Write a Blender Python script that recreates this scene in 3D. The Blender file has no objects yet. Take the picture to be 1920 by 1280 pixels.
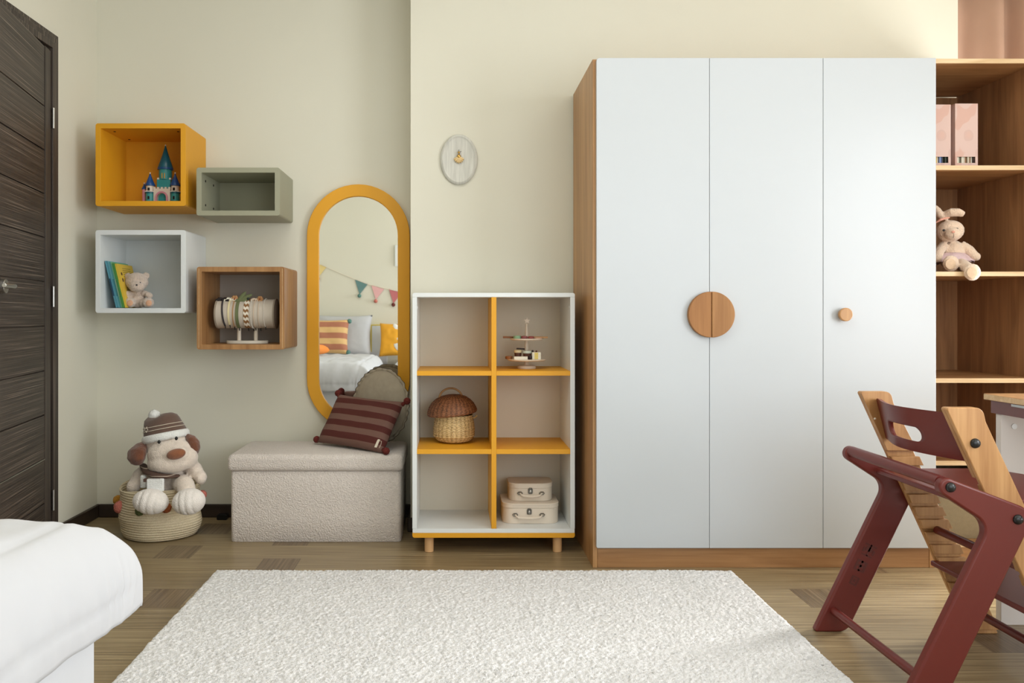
import bpy, bmesh, math, random
from math import pi, sin, cos, sqrt, atan2, radians as R
from mathutils import Vector, Matrix, noise, Euler
random.seed(7)
SC = bpy.context.scene
COL = SC.collection
# ------------------------------------------------------------------ camera
EYE = 1.015
cam_d = bpy.data.cameras.new('camera'); cam = bpy.data.objects.new('camera', cam_d); COL.objects.link(cam)
cam.location = (0, 0, EYE); cam.rotation_euler = (pi/2, 0, 0)
cam_d.sensor_width = 36; cam_d.lens = 28.125
cam_d.shift_x = (960-850)/1920; cam_d.shift_y = -(640-590)/1920
cam_d.clip_start = 0.05
SC.camera = cam
# ------------------------------------------------------------------ world, lights, exposure
def srgb(r, g, b):
    f = lambda c: (c/255/12.92) if c/255 <= .04045 else ((c/255+.055)/1.055)**2.4
    return (f(r), f(g), f(b), 1)
w = bpy.data.worlds.new('world'); SC.world = w; w.use_nodes = True
w.node_tree.nodes['Background'].inputs[0].default_value = (.78, .88, 1, 1)
w.node_tree.nodes['Background'].inputs[1].default_value = .9
def area(name, loc, rot, sx, sy, e, col=(1, 1, 1)):
    l = bpy.data.lights.new(name, 'AREA'); l.shape = 'RECTANGLE'; l.size = sx; l.size_y = sy; l.energy = e; l.color = col
    o = bpy.data.objects.new(name, l); COL.objects.link(o); o.location = loc; o.rotation_euler = rot; return o
area('daylight_side_window', (3.14, .62, 1.35), (0, pi/2, 0), 2.0, 1.6, 70, (.97, .985, 1))
area('rear_fill_light', (1.5, -.50, 1.45), (pi/2, 0, 0), 2.0, 1.5, 18, (.97, .985, 1))  # added camera-side fill from behind, not an observed source
area('daylight_bay_window', (3.15, 3.36, .85), (0, pi/2, 0), 1.15, .5, 70, (1, .98, .94))
area('ceiling_fill_light', (-.35, 2.0, 2.83), (0, 0, 0), 1.1, 1.1, 12, (1, .97, .92))  # no ceiling lamp is in view; soft overhead fill added for ambient light
vs = SC.view_settings
vs.view_transform = 'Standard'; vs.look = 'None'; vs.exposure = 0.3; vs.gamma = 1; vs.use_curve_mapping = False

# ------------------------------------------------------------------ materials
def nt(name):
    m = bpy.data.materials.new(name); m.use_nodes = True
    t = m.node_tree; return m, t, t.nodes['Principled BSDF']
def nd(t, typ, **kw):
    n = t.nodes.new(typ)
    for k, v in kw.items():
        if k.startswith('i_'):
            k2 = k[2:]; k2 = int(k2) if k2.isdigit() else k2.replace('_', ' ')
            n.inputs[k2].default_value = v
        else: setattr(n, k, v)
    return n
def coords(t, scale=(1, 1, 1)):
    c = nd(t, 'ShaderNodeTexCoord'); m = nd(t, 'ShaderNodeMapping'); m.inputs['Scale'].default_value = scale
    t.links.new(c.outputs['Object'], m.inputs['Vector']); return m.outputs['Vector']
def bumpit(t, b, height, strength, dist):
    n = nd(t, 'ShaderNodeBump'); n.inputs['Strength'].default_value = strength; n.inputs['Distance'].default_value = dist
    t.links.new(height, n.inputs['Height']); t.links.new(n.outputs['Normal'], b.inputs['Normal'])
def ramp(t, fac, stops):
    n = nd(t, 'ShaderNodeValToRGB'); e = n.color_ramp.elements
    e[0].position = stops[0][0]; e[0].color = stops[0][1]; e[1].position = stops[-1][0]; e[1].color = stops[-1][1]
    for p, c in stops[1:-1]:
        x = e.new(p); x.color = c
    t.links.new(fac, n.inputs['Fac']); return n.outputs['Color']
def mth(t, op, a, b=0.0, c=None):
    n = nd(t, 'ShaderNodeMath', operation=op)
    for i, v in enumerate([a, b] + ([c] if c is not None else [])):
        if hasattr(v, 'links'): t.links.new(v, n.inputs[i])
        else: n.inputs[i].default_value = v
    return n.outputs[0]
def mix(t, fac, a, b):
    n = nd(t, 'ShaderNodeMix', data_type='RGBA')
    for s, v in ((n.inputs[0], fac), (n.inputs[6], a), (n.inputs[7], b)):
        if hasattr(v, 'links'): t.links.new(v, s)
        else: s.default_value = v
    return n.outputs[2]
def paint(name, c, rough=.5, var=.04, nscale=6, bs=0, bscale=200, bd=.001, metal=0, sheen=0, stretch=(1, 1, 1), coat=0):
    m, t, b = nt(name); v = coords(t, stretch)
    n = nd(t, 'ShaderNodeTexNoise', i_Scale=nscale, i_Detail=3.0); t.links.new(v, n.inputs['Vector'])
    col = srgb(*c); d = tuple(x*(1-var) for x in col[:3])+(1,); l = tuple(min(1, x*(1+var)) for x in col[:3])+(1,)
    t.links.new(ramp(t, n.outputs['Fac'], [(.3, d), (.7, l)]), b.inputs['Base Color'])
    b.inputs['Roughness'].default_value = rough; b.inputs['Metallic'].default_value = metal
    if sheen: b.inputs['Sheen Weight'].default_value = sheen; b.inputs['Sheen Roughness'].default_value = .6
    if coat: b.inputs['Coat Weight'].default_value = coat
    if bs:
        n2 = nd(t, 'ShaderNodeTexNoise', i_Scale=bscale, i_Detail=2.0); t.links.new(v, n2.inputs['Vector'])
        bumpit(t, b, n2.outputs['Fac'], bs, bd)
    return m
def wood(name, c1, c2, axis='z', rough=.42, sc=1.0, fine=.5):
    m, t, b = nt(name)
    s = {'x': (1.2, 14, 14), 'y': (14, 1.2, 14), 'z': (14, 14, 1.2)}[axis]
    v = coords(t, tuple(k*sc for k in s))
    n = nd(t, 'ShaderNodeTexNoise', i_Scale=1.3, i_Detail=5.0, i_Distortion=.9); t.links.new(v, n.inputs['Vector'])
    v2 = coords(t, tuple(k*sc*(9 if k > 2 else 3) for k in s))
    n2 = nd(t, 'ShaderNodeTexNoise', i_Scale=1.0, i_Detail=2.0); t.links.new(v2, n2.inputs['Vector'])
    f = mth(t, 'ADD', mth(t, 'MULTIPLY', n.outputs['Fac'], 1-fine*.5), mth(t, 'MULTIPLY', n2.outputs['Fac'], fine*.5))
    t.links.new(ramp(t, f, [(.35, srgb(*c1)), (.65, srgb(*c2))]), b.inputs['Base Color'])
    b.inputs['Roughness'].default_value = rough
    bumpit(t, b, n2.outputs['Fac'], .15, .0006)
    return m
def stripes(name, axis, period, cols, offs=0, rough=.85, bs=.4, wob=0):
    m, t, b = nt(name); c = nd(t, 'ShaderNodeTexCoord'); s = nd(t, 'ShaderNodeSeparateXYZ'); t.links.new(c.outputs['Object'], s.inputs[0])
    k = s.outputs['XYZ'.index(axis.upper())]
    f = mth(t, 'FRACT', mth(t, 'DIVIDE', mth(t, 'ADD', k, offs+10*period), period))
    n = nd(t, 'ShaderNodeValToRGB'); n.color_ramp.interpolation = 'CONSTANT'; e = n.color_ramp.elements
    e[0].position = cols[0][0]; e[0].color = srgb(*cols[0][1]); e[1].position = cols[1][0]; e[1].color = srgb(*cols[1][1])
    for p, q in cols[2:]:
        x = e.new(p); x.color = srgb(*q)
    t.links.new(f, n.inputs['Fac']); t.links.new(n.outputs['Color'], b.inputs['Base Color'])
    b.inputs['Roughness'].default_value = rough
    n2 = nd(t, 'ShaderNodeTexNoise', i_Scale=500.0); t.links.new(c.outputs['Object'], n2.inputs['Vector'])
    bumpit(t, b, n2.outputs['Fac'], bs, .001)
    return m
M = {}
M['wall'] = paint('wall_paint', (221, 219, 204), .9, .012, 2, .25, 260, .0006)
M['ceiling'] = paint('ceiling_paint', (238, 236, 228), .9, .01)
M['white'] = paint('white_lacquer', (226, 231, 232), .38, .01, 3)
M['doorwhite'] = paint('wardrobe_white', (194, 200, 205), .32, .008, 2)
M['yellow'] = paint('yellow_lacquer', (226, 162, 32), .5, .02, 4)
M['grey'] = paint('sage_grey_lacquer', (158, 158, 136), .5, .02, 4)
M['greyback'] = paint('grey_back_board', (176, 168, 160), .6, .02)
M['unitback'] = paint('white_back_board', (226, 219, 203), .55, .01)
M['oak'] = wood('oak_vertical', (162, 118, 74), (194, 150, 102), 'z')
M['pullwood'] = wood('pull_oak', (136, 88, 44), (166, 116, 66), 'z', .6)
M['pullwood2'] = wood('pull_oak_light', (150, 104, 58), (178, 130, 80), 'z', .6)
M['oakx'] = wood('oak_horizontal', (148, 106, 66), (186, 142, 96), 'x')
M['oakdark'] = wood('walnut_tone_oak', (134, 94, 62), (176, 130, 88), 'z')
M['cubewood'] = wood('cube_oak', (146, 102, 60), (178, 134, 86), 'z')
M['edge'] = wood('plywood_edge', (200, 168, 124), (226, 200, 160), 'x', .5, 2)
M['beech'] = wood('beech', (208, 164, 114), (224, 182, 134), 'z', .5)
M['chairwood'] = wood('chair_beech', (168, 120, 72), (198, 152, 100), 'z', .4, 1.4)
M['red'] = paint('brick_red_lacquer', (104, 35, 28), .38, .03, 5)
M['mauve'] = paint('mauve_lacquer', (108, 64, 62), .45, .03, 5)
M['black'] = paint('black_plastic', (22, 24, 26), .3, .05)
M['hole'] = paint('dark_recess', (20, 14, 10), .9, .05)
M['metal'] = paint('brushed_steel', (190, 190, 188), .3, .03, metal=1)
M['darkmetal'] = paint('aged_metal', (120, 118, 112), .35, .1, 90, metal=1)
M['cane'] = wood('bent_cane', (130, 92, 50), (176, 132, 82), 'x', .5)
M['baseboard'] = wood('dark_baseboard', (42, 32, 26), (58, 46, 38), 'x', .45)
M['boucle'] = paint('boucle_fabric', (218, 209, 202), .95, .04, 60, 1.0, 170, .006, sheen=.3)
M['rug'] = paint('rug_pile', (230, 230, 231), 1.0, .08, 120, .7, 420, .004, sheen=.2)
M['duvet'] = paint('white_cotton', (192, 194, 198), .9, .01, 3, .6, 11, .006, sheen=.1)
M['bedwhite'] = paint('bed_lacquer', (204, 207, 212), .4, .01)
M['plushcream'] = paint('cream_plush', (238, 224, 210), .95, .05, 60, .9, 260, .004, sheen=.5)
M['plushpaw'] = paint('white_plush', (246, 240, 234), .95, .04, 60, .9, 260, .004, sheen=.5)
M['plushbrown'] = paint('brown_plush', (104, 56, 28), .9, .35, 22, .8, 220, .004, sheen=.4, stretch=(1, 1, .4))
M['plushnose'] = paint('tan_plush', (146, 88, 52), .9, .15, 60, .7, 260, .003, sheen=.4)
M['teddy'] = paint('beige_plush', (216, 196, 180), .95, .12, 70, 1.0, 300, .005, sheen=.5)
M['pawpad'] = paint('peach_pad', (218, 170, 138), .9, .05, 60, .4, 400, .002)
M['bunny'] = paint('bunny_plush', (236, 210, 184), .95, .06, 70, .9, 300, .004, sheen=.5)
M['tulle'] = paint('lilac_tulle', (214, 188, 190), .8, .08, 90, .4, 300, .002)
M['pinkribbon'] = paint('peach_ribbon', (222, 160, 140), .7, .05)
M['hatbrown'] = paint('taupe_brown_knit', (98, 74, 62), .9, .06, 40, .5, 380, .002, sheen=.3)
M['hatwhite'] = paint('white_fleece', (240, 242, 240), .95, .03, 60, .9, 240, .004, sheen=.4)
M['linen'] = paint('greige_linen', (166, 156, 138), .95, .05, 40, .6, 420, .002)
M['darkthread'] = paint('dark_thread', (58, 40, 34), .9, .1)
M['pomred'] = paint('burgundy_yarn', (104, 38, 32), .95, .2, 90, 1.0, 200, .006)
M['pompink'] = paint('coral_yarn', (206, 122, 108), .95, .12, 90, 1.0, 200, .006)
M['pommust'] = paint('mustard_yarn', (196, 140, 52), .95, .12, 90, 1.0, 200, .006)
M['pomrust'] = paint('rust_yarn', (160, 86, 42), .95, .12, 90, 1.0, 200, .006)
M['pomgreen'] = paint('olive_yarn', (92, 104, 62), .95, .12, 90, 1.0, 200, .006)
M['pomteal'] = paint('teal_yarn', (96, 140, 132), .95, .12, 90, 1.0, 200, .006)
M['cream'] = paint('cream_paper', (232, 222, 204), .8, .03)
M['file'] = None
M['khaki'] = paint('khaki_canvas', (150, 138, 112), .95, .05, 60, .5, 500, .002)
M['suitcase'] = paint('cream_cardboard', (226, 214, 198), .6, .015)
M['shell'] = paint('golden_shell', (226, 196, 140), .4, .12, 60, .2, 120, .001)
M['gold'] = paint('gold', (196, 160, 90), .35, .05, metal=1)
M['curtain'] = paint('pink_curtain', (176, 144, 124), .9, .02, 8, .3, 500, .001)

def mirror_mat():
    m, t, b = nt('mirror_glass'); b.inputs['Metallic'].default_value = 1; b.inputs['Roughness'].default_value = .015
    n = nd(t, 'ShaderNodeTexNoise', i_Scale=2.0)
    t.links.new(ramp(t, n.outputs['Fac'], [(.3, (.93, .95, .94, 1)), (.7, (.94, .96, .95, 1))]), b.inputs['Base Color']); return m
M['mirror'] = mirror_mat()
def glass_mat():
    m, t, b = nt('window_glass'); b.inputs['Transmission Weight'].default_value = 1; b.inputs['Roughness'].default_value = 0; b.inputs['IOR'].default_value = 1.01
    b.inputs['Base Color'].default_value = (.97, 1, .99, 1); return m
M['glass'] = glass_mat()
def doorwood(name, axis):
    m, t, b = nt(name)
    s = {'y': (150, .7, 150), 'z': (110, 110, .5)}[axis]
    v = coords(t, s); n = nd(t, 'ShaderNodeTexNoise', i_Scale=2.2, i_Detail=4.0); t.links.new(v, n.inputs['Vector'])
    t.links.new(ramp(t, n.outputs['Fac'], [(.36, srgb(44, 37, 34)), (.50, srgb(62, 54, 48)), (.60, srgb(80, 70, 63)), (.70, srgb(136, 123, 110))]), b.inputs['Base Color'])
    b.inputs['Roughness'].default_value = .5; bumpit(t, b, n.outputs['Fac'], .2, .001); return m
M['door_h'] = doorwood('wenge_horizontal', 'y'); M['door_v'] = doorwood('wenge_vertical', 'z')
def dark_v():
    m = doorwood('wenge_stile', 'z'); return m
def floor_mat():
    m, t, b = nt('parquet'); c = nd(t, 'ShaderNodeTexCoord'); s = nd(t, 'ShaderNodeSeparateXYZ'); t.links.new(c.outputs['Object'], s.inputs[0])
    X, Y = s.outputs[0], s.outputs[1]; RH = .186; CL = 2.35; DW = .155
    row = mth(t, 'FLOOR', mth(t, 'DIVIDE', mth(t, 'ADD', Y, .015), RH))
    wn = nd(t, 'ShaderNodeTexWhiteNoise', noise_dimensions='1D'); t.links.new(row, wn.inputs['W'])
    xo = mth(t, 'ADD', mth(t, 'ADD', X, 20.0), mth(t, 'MULTIPLY', wn.outputs['Value'], CL))
    cell = mth(t, 'FLOOR', mth(t, 'DIVIDE', xo, CL)); u = mth(t, 'MULTIPLY', mth(t, 'FRACT', mth(t, 'DIVIDE', xo, CL)), CL)
    dark = mth(t, 'LESS_THAN', u, DW)
    cb = nd(t, 'ShaderNodeCombineXYZ'); t.links.new(row, cb.inputs[0]); t.links.new(cell, cb.inputs[1]); t.links.new(dark, cb.inputs[2])
    w2 = nd(t, 'ShaderNodeTexWhiteNoise'); t.links.new(cb.outputs[0], w2.inputs['Vector'])
    def grain(sx, sy):
        mp = nd(t, 'ShaderNodeMapping'); mp.inputs['Scale'].default_value = (sx, sy, 1)
        t.links.new(c.outputs['Object'], mp.inputs['Vector']); t.links.new(cb.outputs[0], mp.inputs['Location'])
        n = nd(t, 'ShaderNodeTexNoise', i_Scale=1.0, i_Detail=4.0); t.links.new(mp.outputs[0], n.inputs['Vector']); return n.outputs['Fac']
    gl = ramp(t, grain(2.5, 110), [(.30, srgb(114, 97, 71)), (.5, srgb(142, 124, 93)), (.70, srgb(170, 152, 118))])
    gd = ramp(t, grain(110, 2.5), [(.32, srgb(92, 76, 56)), (.5, srgb(114, 96, 72)), (.68, srgb(136, 116, 90))])
    col = mix(t, dark, gl, gd)
    hs = nd(t, 'ShaderNodeHueSaturation'); t.links.new(col, hs.inputs['Color'])
    t.links.new(mth(t, 'ADD', mth(t, 'MULTIPLY', w2.outputs['Value'], .22), .88), hs.inputs['Value'])
    # thin joints
    fy = mth(t, 'FRACT', mth(t, 'DIVIDE', mth(t, 'ADD', Y, .015), RH)); j1 = mth(t, 'LESS_THAN', fy, .012)
    j2 = mth(t, 'LESS_THAN', mth(t, 'ABSOLUTE', mth(t, 'SUBTRACT', u, DW)), .001); j = mth(t, 'MAXIMUM', j1, j2)
    t.links.new(mix(t, mth(t, 'MULTIPLY', j, .55), hs.outputs[0], srgb(60, 46, 34)), b.inputs['Base Color'])
    b.inputs['Roughness'].default_value = .3
    return m
M['floor'] = floor_mat()
def file_mat():
    m, t, b = nt('terrazzo_card'); v = coords(t, (1, 1, .7))
    n = nd(t, 'ShaderNodeTexVoronoi', i_Scale=30.0, i_Randomness=1.0); t.links.new(v, n.inputs['Vector'])
    g = nd(t, 'ShaderNodeTexNoise', i_Scale=16.0, i_Detail=0.5); t.links.new(v, g.inputs['Vector'])
    base = srgb(214, 186, 176)
    t.links.new(ramp(t, g.outputs['Fac'], [(.38, srgb(210, 172, 158)), (.40, base), (.62, base), (.64, srgb(206, 176, 166)), (.8, srgb(214, 176, 162))]), b.inputs['Base Color'])
    b.inputs['Roughness'].default_value = .7; return m
M['file'] = file_mat()
def weave_mat(name, c1, c2, ribs=26, pitch=.0052):
    m, t, b = nt(name); c = nd(t, 'ShaderNodeTexCoord'); sp = nd(t, 'ShaderNodeSeparateXYZ'); t.links.new(c.outputs['Object'], sp.inputs[0])
    th_ = mth(t, 'ARCTAN2', sp.outputs[1], sp.outputs[0])
    rb_ = mth(t, 'SINE', mth(t, 'MULTIPLY', th_, float(ribs)))
    hz_ = mth(t, 'SINE', mth(t, 'MULTIPLY', sp.outputs[2], 2*pi/pitch))
    v = coords(t, (1, 1, 3)); g = nd(t, 'ShaderNodeTexNoise', i_Scale=120.0, i_Detail=2.0); t.links.new(v, g.inputs['Vector'])
    f = mth(t, 'ADD', mth(t, 'MULTIPLY', mth(t, 'MULTIPLY', rb_, hz_), .22), mth(t, 'ADD', mth(t, 'MULTIPLY', rb_, .10), mth(t, 'ADD', mth(t, 'MULTIPLY', hz_, .12), g.outputs['Fac'])))
    dk_ = tuple(x*.55 for x in c1)
    t.links.new(ramp(t, f, [(.18, srgb(*dk_)), (.45, srgb(*c1)), (.75, srgb(*c2))]), b.inputs['Base Color'])
    b.inputs['Roughness'].default_value = .6; bumpit(t, b, f, .6, .002); return m
M['wickerlight'] = weave_mat('light_wicker', (196, 162, 106), (236, 208, 156), 27)
M['wickerbrown'] = weave_mat('brown_wicker', (112, 68, 40), (168, 110, 70), 31)
M['ropecotton'] = None
def rope_mat():
    m, t, b = nt('coiled_cotton_rope'); v = coords(t)
    wv = nd(t, 'ShaderNodeTexWave', wave_type='BANDS', bands_direction='Z', i_Scale=28.0, i_Distortion=.6, i_Detail=1.0); t.links.new(v, wv.inputs['Vector'])
    n = nd(t, 'ShaderNodeTexNoise', i_Scale=220.0); t.links.new(v, n.inputs['Vector'])
    t.links.new(ramp(t, n.outputs['Fac'], [(.3, srgb(216, 200, 166)), (.7, srgb(236, 222, 192))]), b.inputs['Base Color'])
    b.inputs['Roughness'].default_value = .95
    bumpit(t, b, mth(t, 'ADD', wv.outputs['Fac'], mth(t, 'MULTIPLY', n.outputs['Fac'], .6)), .6, .004); return m
M['ropecotton'] = rope_mat()
def flat(name, c, rough=.6): return paint(name, c, rough, .03)

# ------------------------------------------------------------------ geometry helpers
class B:
    def __init__(s): s.v = []; s.f = []
    def add(s, v, f):
        k = len(s.v); s.v += [tuple(x) for x in v]; s.f += [tuple(i+k for i in q) for q in f]; return s
    def box(s, x0, x1, y0, y1, z0, z1):
        v = [(x, y, z) for x in (x0, x1) for y in (y0, y1) for z in (z0, z1)]
        return s.add(v, [(0, 1, 3, 2), (4, 6, 7, 5), (0, 4, 5, 1), (2, 3, 7, 6), (0, 2, 6, 4), (1, 5, 7, 3)])
    def prism(s, pts, axis, a, b):
        n = len(pts); g = {'y': lambda p, q: (p[0], q, p[1]), 'x': lambda p, q: (q, p[0], p[1]), 'z': lambda p, q: (p[0], p[1], q)}[axis]
        v = [g(p, a) for p in pts]+[g(p, b) for p in pts]
        return s.add(v, [tuple(range(n))[::-1], tuple(range(n, 2*n))]+[(i, (i+1) % n, n+(i+1) % n, n+i) for i in range(n)])
    def ring(s, outer, inner, axis, a, b):
        n = len(outer); g = {'y': lambda p, q: (p[0], q, p[1]), 'x': lambda p, q: (q, p[0], p[1]), 'z': lambda p, q: (p[0], p[1], q)}[axis]
        v = [g(p, a) for p in outer]+[g(p, a) for p in inner]+[g(p, b) for p in outer]+[g(p, b) for p in inner]
        f = []
        for i in range(n):
            j = (i+1) % n
            f += [(i, j, n+j, n+i), (2*n+j, 2*n+i, 3*n+i, 3*n+j), (j, i, 2*n+i, 2*n+j), (n+i, n+j, 3*n+j, 3*n+i)]
        return s.add(v, f)
    def loft(s, rings, cap=True, closed=True):
        n = len(rings[0]); v = [p for r in rings for p in r]; f = []
        for k in range(len(rings)-1):
            for i in range(n if closed else n-1):
                j = (i+1) % n; f.append((k*n+i, k*n+j, (k+1)*n+j, (k+1)*n+i))
        if cap: f += [tuple(range(n))[::-1], tuple(range((len(rings)-1)*n, len(rings)*n))]
        return s.add(v, f)
    def tube(s, path, r, n=10, flat=1.0):
        P = [Vector(p) for p in path]; rs = r if isinstance(r, (list, tuple)) else [r]*len(P); rings = []
        ref = Vector((0, 0, 1))
        for i, p in enumerate(P):
            d = (P[min(i+1, len(P)-1)]-P[max(i-1, 0)]).normalized()
            if abs(d.dot(ref)) > .97: ref = Vector((0, 1, 0)) if abs(d.y) < .9 else Vector((1, 0, 0))
            a = d.cross(ref).normalized(); b = a.cross(d).normalized(); ref = b
            rings.append([tuple(p+(a*cos(2*pi*k/n)+b*sin(2*pi*k/n)*flat)*rs[i]) for k in range(n)])
        return s.loft(rings)
    def cyl(s, p0, p1, r0, r1=None, n=20): return s.tube([p0, p1], [r0, r0 if r1 is None else r1], n)
    def ell(s, c, r, rot=(0, 0, 0), nu=20, nv=12, fn=None):
        if not hasattr(r, '__len__'): r = (r, r, r)
        E = Euler(rot).to_matrix(); rings = []
        for j in range(1, nv):
            th = pi*j/nv; rr = []
            for i in range(nu):
                ph = 2*pi*i/nu; q = Vector((sin(th)*cos(ph), sin(th)*sin(ph), cos(th)))
                k = fn(q) if fn else 1
                rr.append(tuple(Vector(c)+E @ Vector((q.x*r[0]*k, q.y*r[1]*k, q.z*r[2]*k))))
            rings.append(rr)
        s.loft(rings, cap=False); n0 = len(s.v); base = n0-len(rings)*nu
        s.v.append(tuple(Vector(c)+E @ Vector((0, 0, r[2])))); s.v.append(tuple(Vector(c)+E @ Vector((0, 0, -r[2]))))
        for i in range(nu):
            j = (i+1) % nu; s.f.append((n0, base+j, base+i)[::-1]); s.f.append((n0+1, n0-nu+i, n0-nu+j)[::-1])
        return s
    def lathe(s, prof, c=(0, 0, 0), n=32, fn=None, E=None):
        rings = []
        for k, (r, z) in enumerate(prof):
            rr = []
            for i in range(n):
                a = 2*pi*i/n; q = fn(a, r, z) if fn else (r*cos(a), r*sin(a), z)
                q = Vector(q)
                if E: q = E @ q
                rr.append(tuple(q+Vector(c)))
            rings.append(rr)
        return s.loft(rings)
def rrect(x0, x1, z0, z1, r, n=4):
    o = []
    for cx, cz, a0 in ((x1-r, z1-r, 0), (x0+r, z1-r, pi/2), (x0+r, z0+r, pi), (x1-r, z0+r, 3*pi/2)):
        for k in range(n+1):
            a = a0+pi/2*k/n; o.append((cx+r*cos(a), cz+r*sin(a)))
    return o
def rpoly(pts, rad, n=6):
    out = []; N = len(pts)
    for i, p in enumerate(pts):
        p = Vector(p); a = (Vector(pts[i-1])-p); b = (Vector(pts[(i+1) % N])-p); r = rad[i] if isinstance(rad, (list, tuple)) else rad
        if r <= 0: out.append(tuple(p)); continue
        an = a.angle(b); d = min(r/math.tan(an/2), a.length*.49, b.length*.49); r = d*math.tan(an/2)
        c = p+(a.normalized()+b.normalized()).normalized()*(r/sin(an/2))
        s0 = p+a.normalized()*d; s1 = p+b.normalized()*d
        a0 = atan2(s0.y-c.y, s0.x-c.x); a1 = atan2(s1.y-c.y, s1.x-c.x); da = (a1-a0+pi) % (2*pi)-pi
        for k in range(n+1): out.append((c.x+r*cos(a0+da*k/n), c.y+r*sin(a0+da*k/n)))
    return out
ORG = {}
def setp(o, label=None, cat=None, group=None, kind=None):
    if label: o['label'] = label
    if cat: o['category'] = cat
    if group: o['group'] = group
    if kind: o['kind'] = kind
    return o
def thing(name, label, cat, loc=(0, 0, 0), group=None, mat=None):
    o = bpy.data.objects.new(name, None); COL.objects.link(o); o.empty_display_size = .05
    if mat is not None: o.matrix_world = mat; ORG[o.name] = Vector((0, 0, 0))
    else: o.location = loc; ORG[o.name] = Vector(loc)
    return setp(o, label, cat, group)
def O(name, b, m, parent=None, bevel=0, seg=2, sharp=35, sub=0, solid=0, label=None, cat=None, group=None, kind=None, flatshade=False, loc=None, off=-1):
    """one mesh object; vertices are given in world coordinates, or local to a matrix-placed thing"""
    org = ORG.get(parent.name, Vector()) if parent else Vector(loc if loc else (0, 0, 0))
    me = bpy.data.meshes.new(name)
    me.from_pydata([(x-org.x, y-org.y, z-org.z) for x, y, z in b.v], [], b.f); me.update()
    bm = bmesh.new(); bm.from_mesh(me); bmesh.ops.recalc_face_normals(bm, faces=bm.faces[:]); bm.to_mesh(me); bm.free()
    if not flatshade:
        me.polygons.foreach_set('use_smooth', [True]*len(me.polygons)); me.set_sharp_from_angle(angle=R(sharp))
    o = bpy.data.objects.new(name, me); COL.objects.link(o); me.materials.append(M[m] if isinstance(m, str) else m)
    if parent: o.parent = parent; ORG[o.name] = org
    else: o.location = org; ORG[o.name] = org
    if solid:
        q = o.modifiers.new('solid', 'SOLIDIFY'); q.thickness = solid; q.offset = off
    if bevel:
        q = o.modifiers.new('bevel', 'BEVEL'); q.width = bevel; q.segments = seg; q.limit_method = 'ANGLE'; q.angle_limit = R(30)
    if sub:
        q = o.modifiers.new('sub', 'SUBSURF'); q.levels = sub; q.render_levels = sub
    return setp(o, label, cat, group, kind)
def blob(b, voxel, smooth=4, jit=0, jsc=60):
    """fuse overlapping shapes into one continuous skin; returns a B"""
    me = bpy.data.meshes.new('tmp'); me.from_pydata(b.v, [], b.f); me.update()
    bm = bmesh.new(); bm.from_mesh(me); bmesh.ops.recalc_face_normals(bm, faces=bm.faces[:]); bm.to_mesh(me); bm.free()
    o = bpy.data.objects.new('tmp', me); COL.objects.link(o)
    q = o.modifiers.new('r', 'REMESH'); q.mode = 'VOXEL'; q.voxel_size = voxel
    q = o.modifiers.new('s', 'SMOOTH'); q.iterations = smooth; q.factor = .6
    dg = bpy.context.evaluated_depsgraph_get(); dg.update()
    e = o.evaluated_get(dg); m2 = e.to_mesh(); r = B()
    for v in m2.vertices:
        p = v.co.copy()
        if jit: p += v.normal*jit*noise.noise(p*jsc)
        r.v.append(tuple(p))
    r.f = [tuple(p.vertices) for p in m2.polygons]; e.to_mesh_clear()
    bpy.data.objects.remove(o); bpy.data.meshes.remove(me); return r
def at(px, py, d): return Vector(((px-850)/1500*d, d, EYE-(py-590)/1500*d))
def pom(c, r): 
    return B().ell(c, r, nu=22, nv=14, fn=lambda q: 1+.14*noise.noise(Vector(q)*7+Vector(c)*9))

# ------------------------------------------------------------------ room shell
XL, XR, YN, YF, YB, XB, ZC = -1.79, 3.2, -.55, 4.02, 3.75, -.20, 2.9
XB2, YBAY = 2.365, 4.45
O('floor', B().box(XL-1.2, XR+.1, YN-.1, YBAY+.1, -.1, 0), 'floor', kind='structure')
O('ceiling', B().box(XL-1.2, XR+.1, YN-.1, YBAY+.1, ZC, ZC+.1), 'ceiling', kind='structure')
# left wall with a doorway
DY0, DY1, DZ = 2.70, 3.525, 2.19
O('wall_left', B().box(XL-.1, XL, YN-.1, DY0, 0, ZC).box(XL-.1, XL, DY1, YF+.1, 0, ZC).box(XL-.1, XL, DY0, DY1, DZ, ZC), 'wall', kind='structure')
O('wall_hall', B().box(XL-1.2, XL-1.1, YN-.1, YBAY+.1, 0, ZC).box(XL-1.1, XL-.1, YN-.1, YN, 0, ZC).box(XL-1.1, XL-.1, YBAY, YBAY+.1, 0, ZC), 'wall', kind='structure')
O('wall_back', B().box(XL-.1, XB, YF, YF+.1, 0, ZC), 'wall', kind='structure')
O('wall_back_projection', B().box(XB, XB2, YB, YF+.1, 0, ZC), 'wall', kind='structure')
wb = B()
wb.box(XB2, XR+.1, YBAY, YBAY+.1, 0, ZC).box(XB2-.1, XB2, YF+.1, YBAY+.1, 0, ZC)
O('wall_bay', wb, 'wall', kind='structure')
O('wall_right', B().box(XR, XR+.1, YN-.1, -.25, 0, ZC).box(XR, XR+.1, 1.5, 2.95, 0, ZC).box(XR, XR+.1, 3.75, YBAY+.1, 0, ZC).box(XR, XR+.1, 2.95, 3.75, 0, .22).box(XR, XR+.1, 2.95, 3.75, 1.5, ZC).box(XR, XR+.1, -.25, 1.5, 0, .3).box(XR, XR+.1, -.25, 1.5, 2.4, ZC), 'wall', kind='structure')
O('wall_front', B().box(XL, .4, YN-.1, YN, 0, ZC).box(2.6, XR, YN-.1, YN, 0, ZC).box(.4, 2.6, YN-.1, YN, 0, .65).box(.4, 2.6, YN-.1, YN, 2.25, ZC), 'wall', kind='structure')
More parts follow.
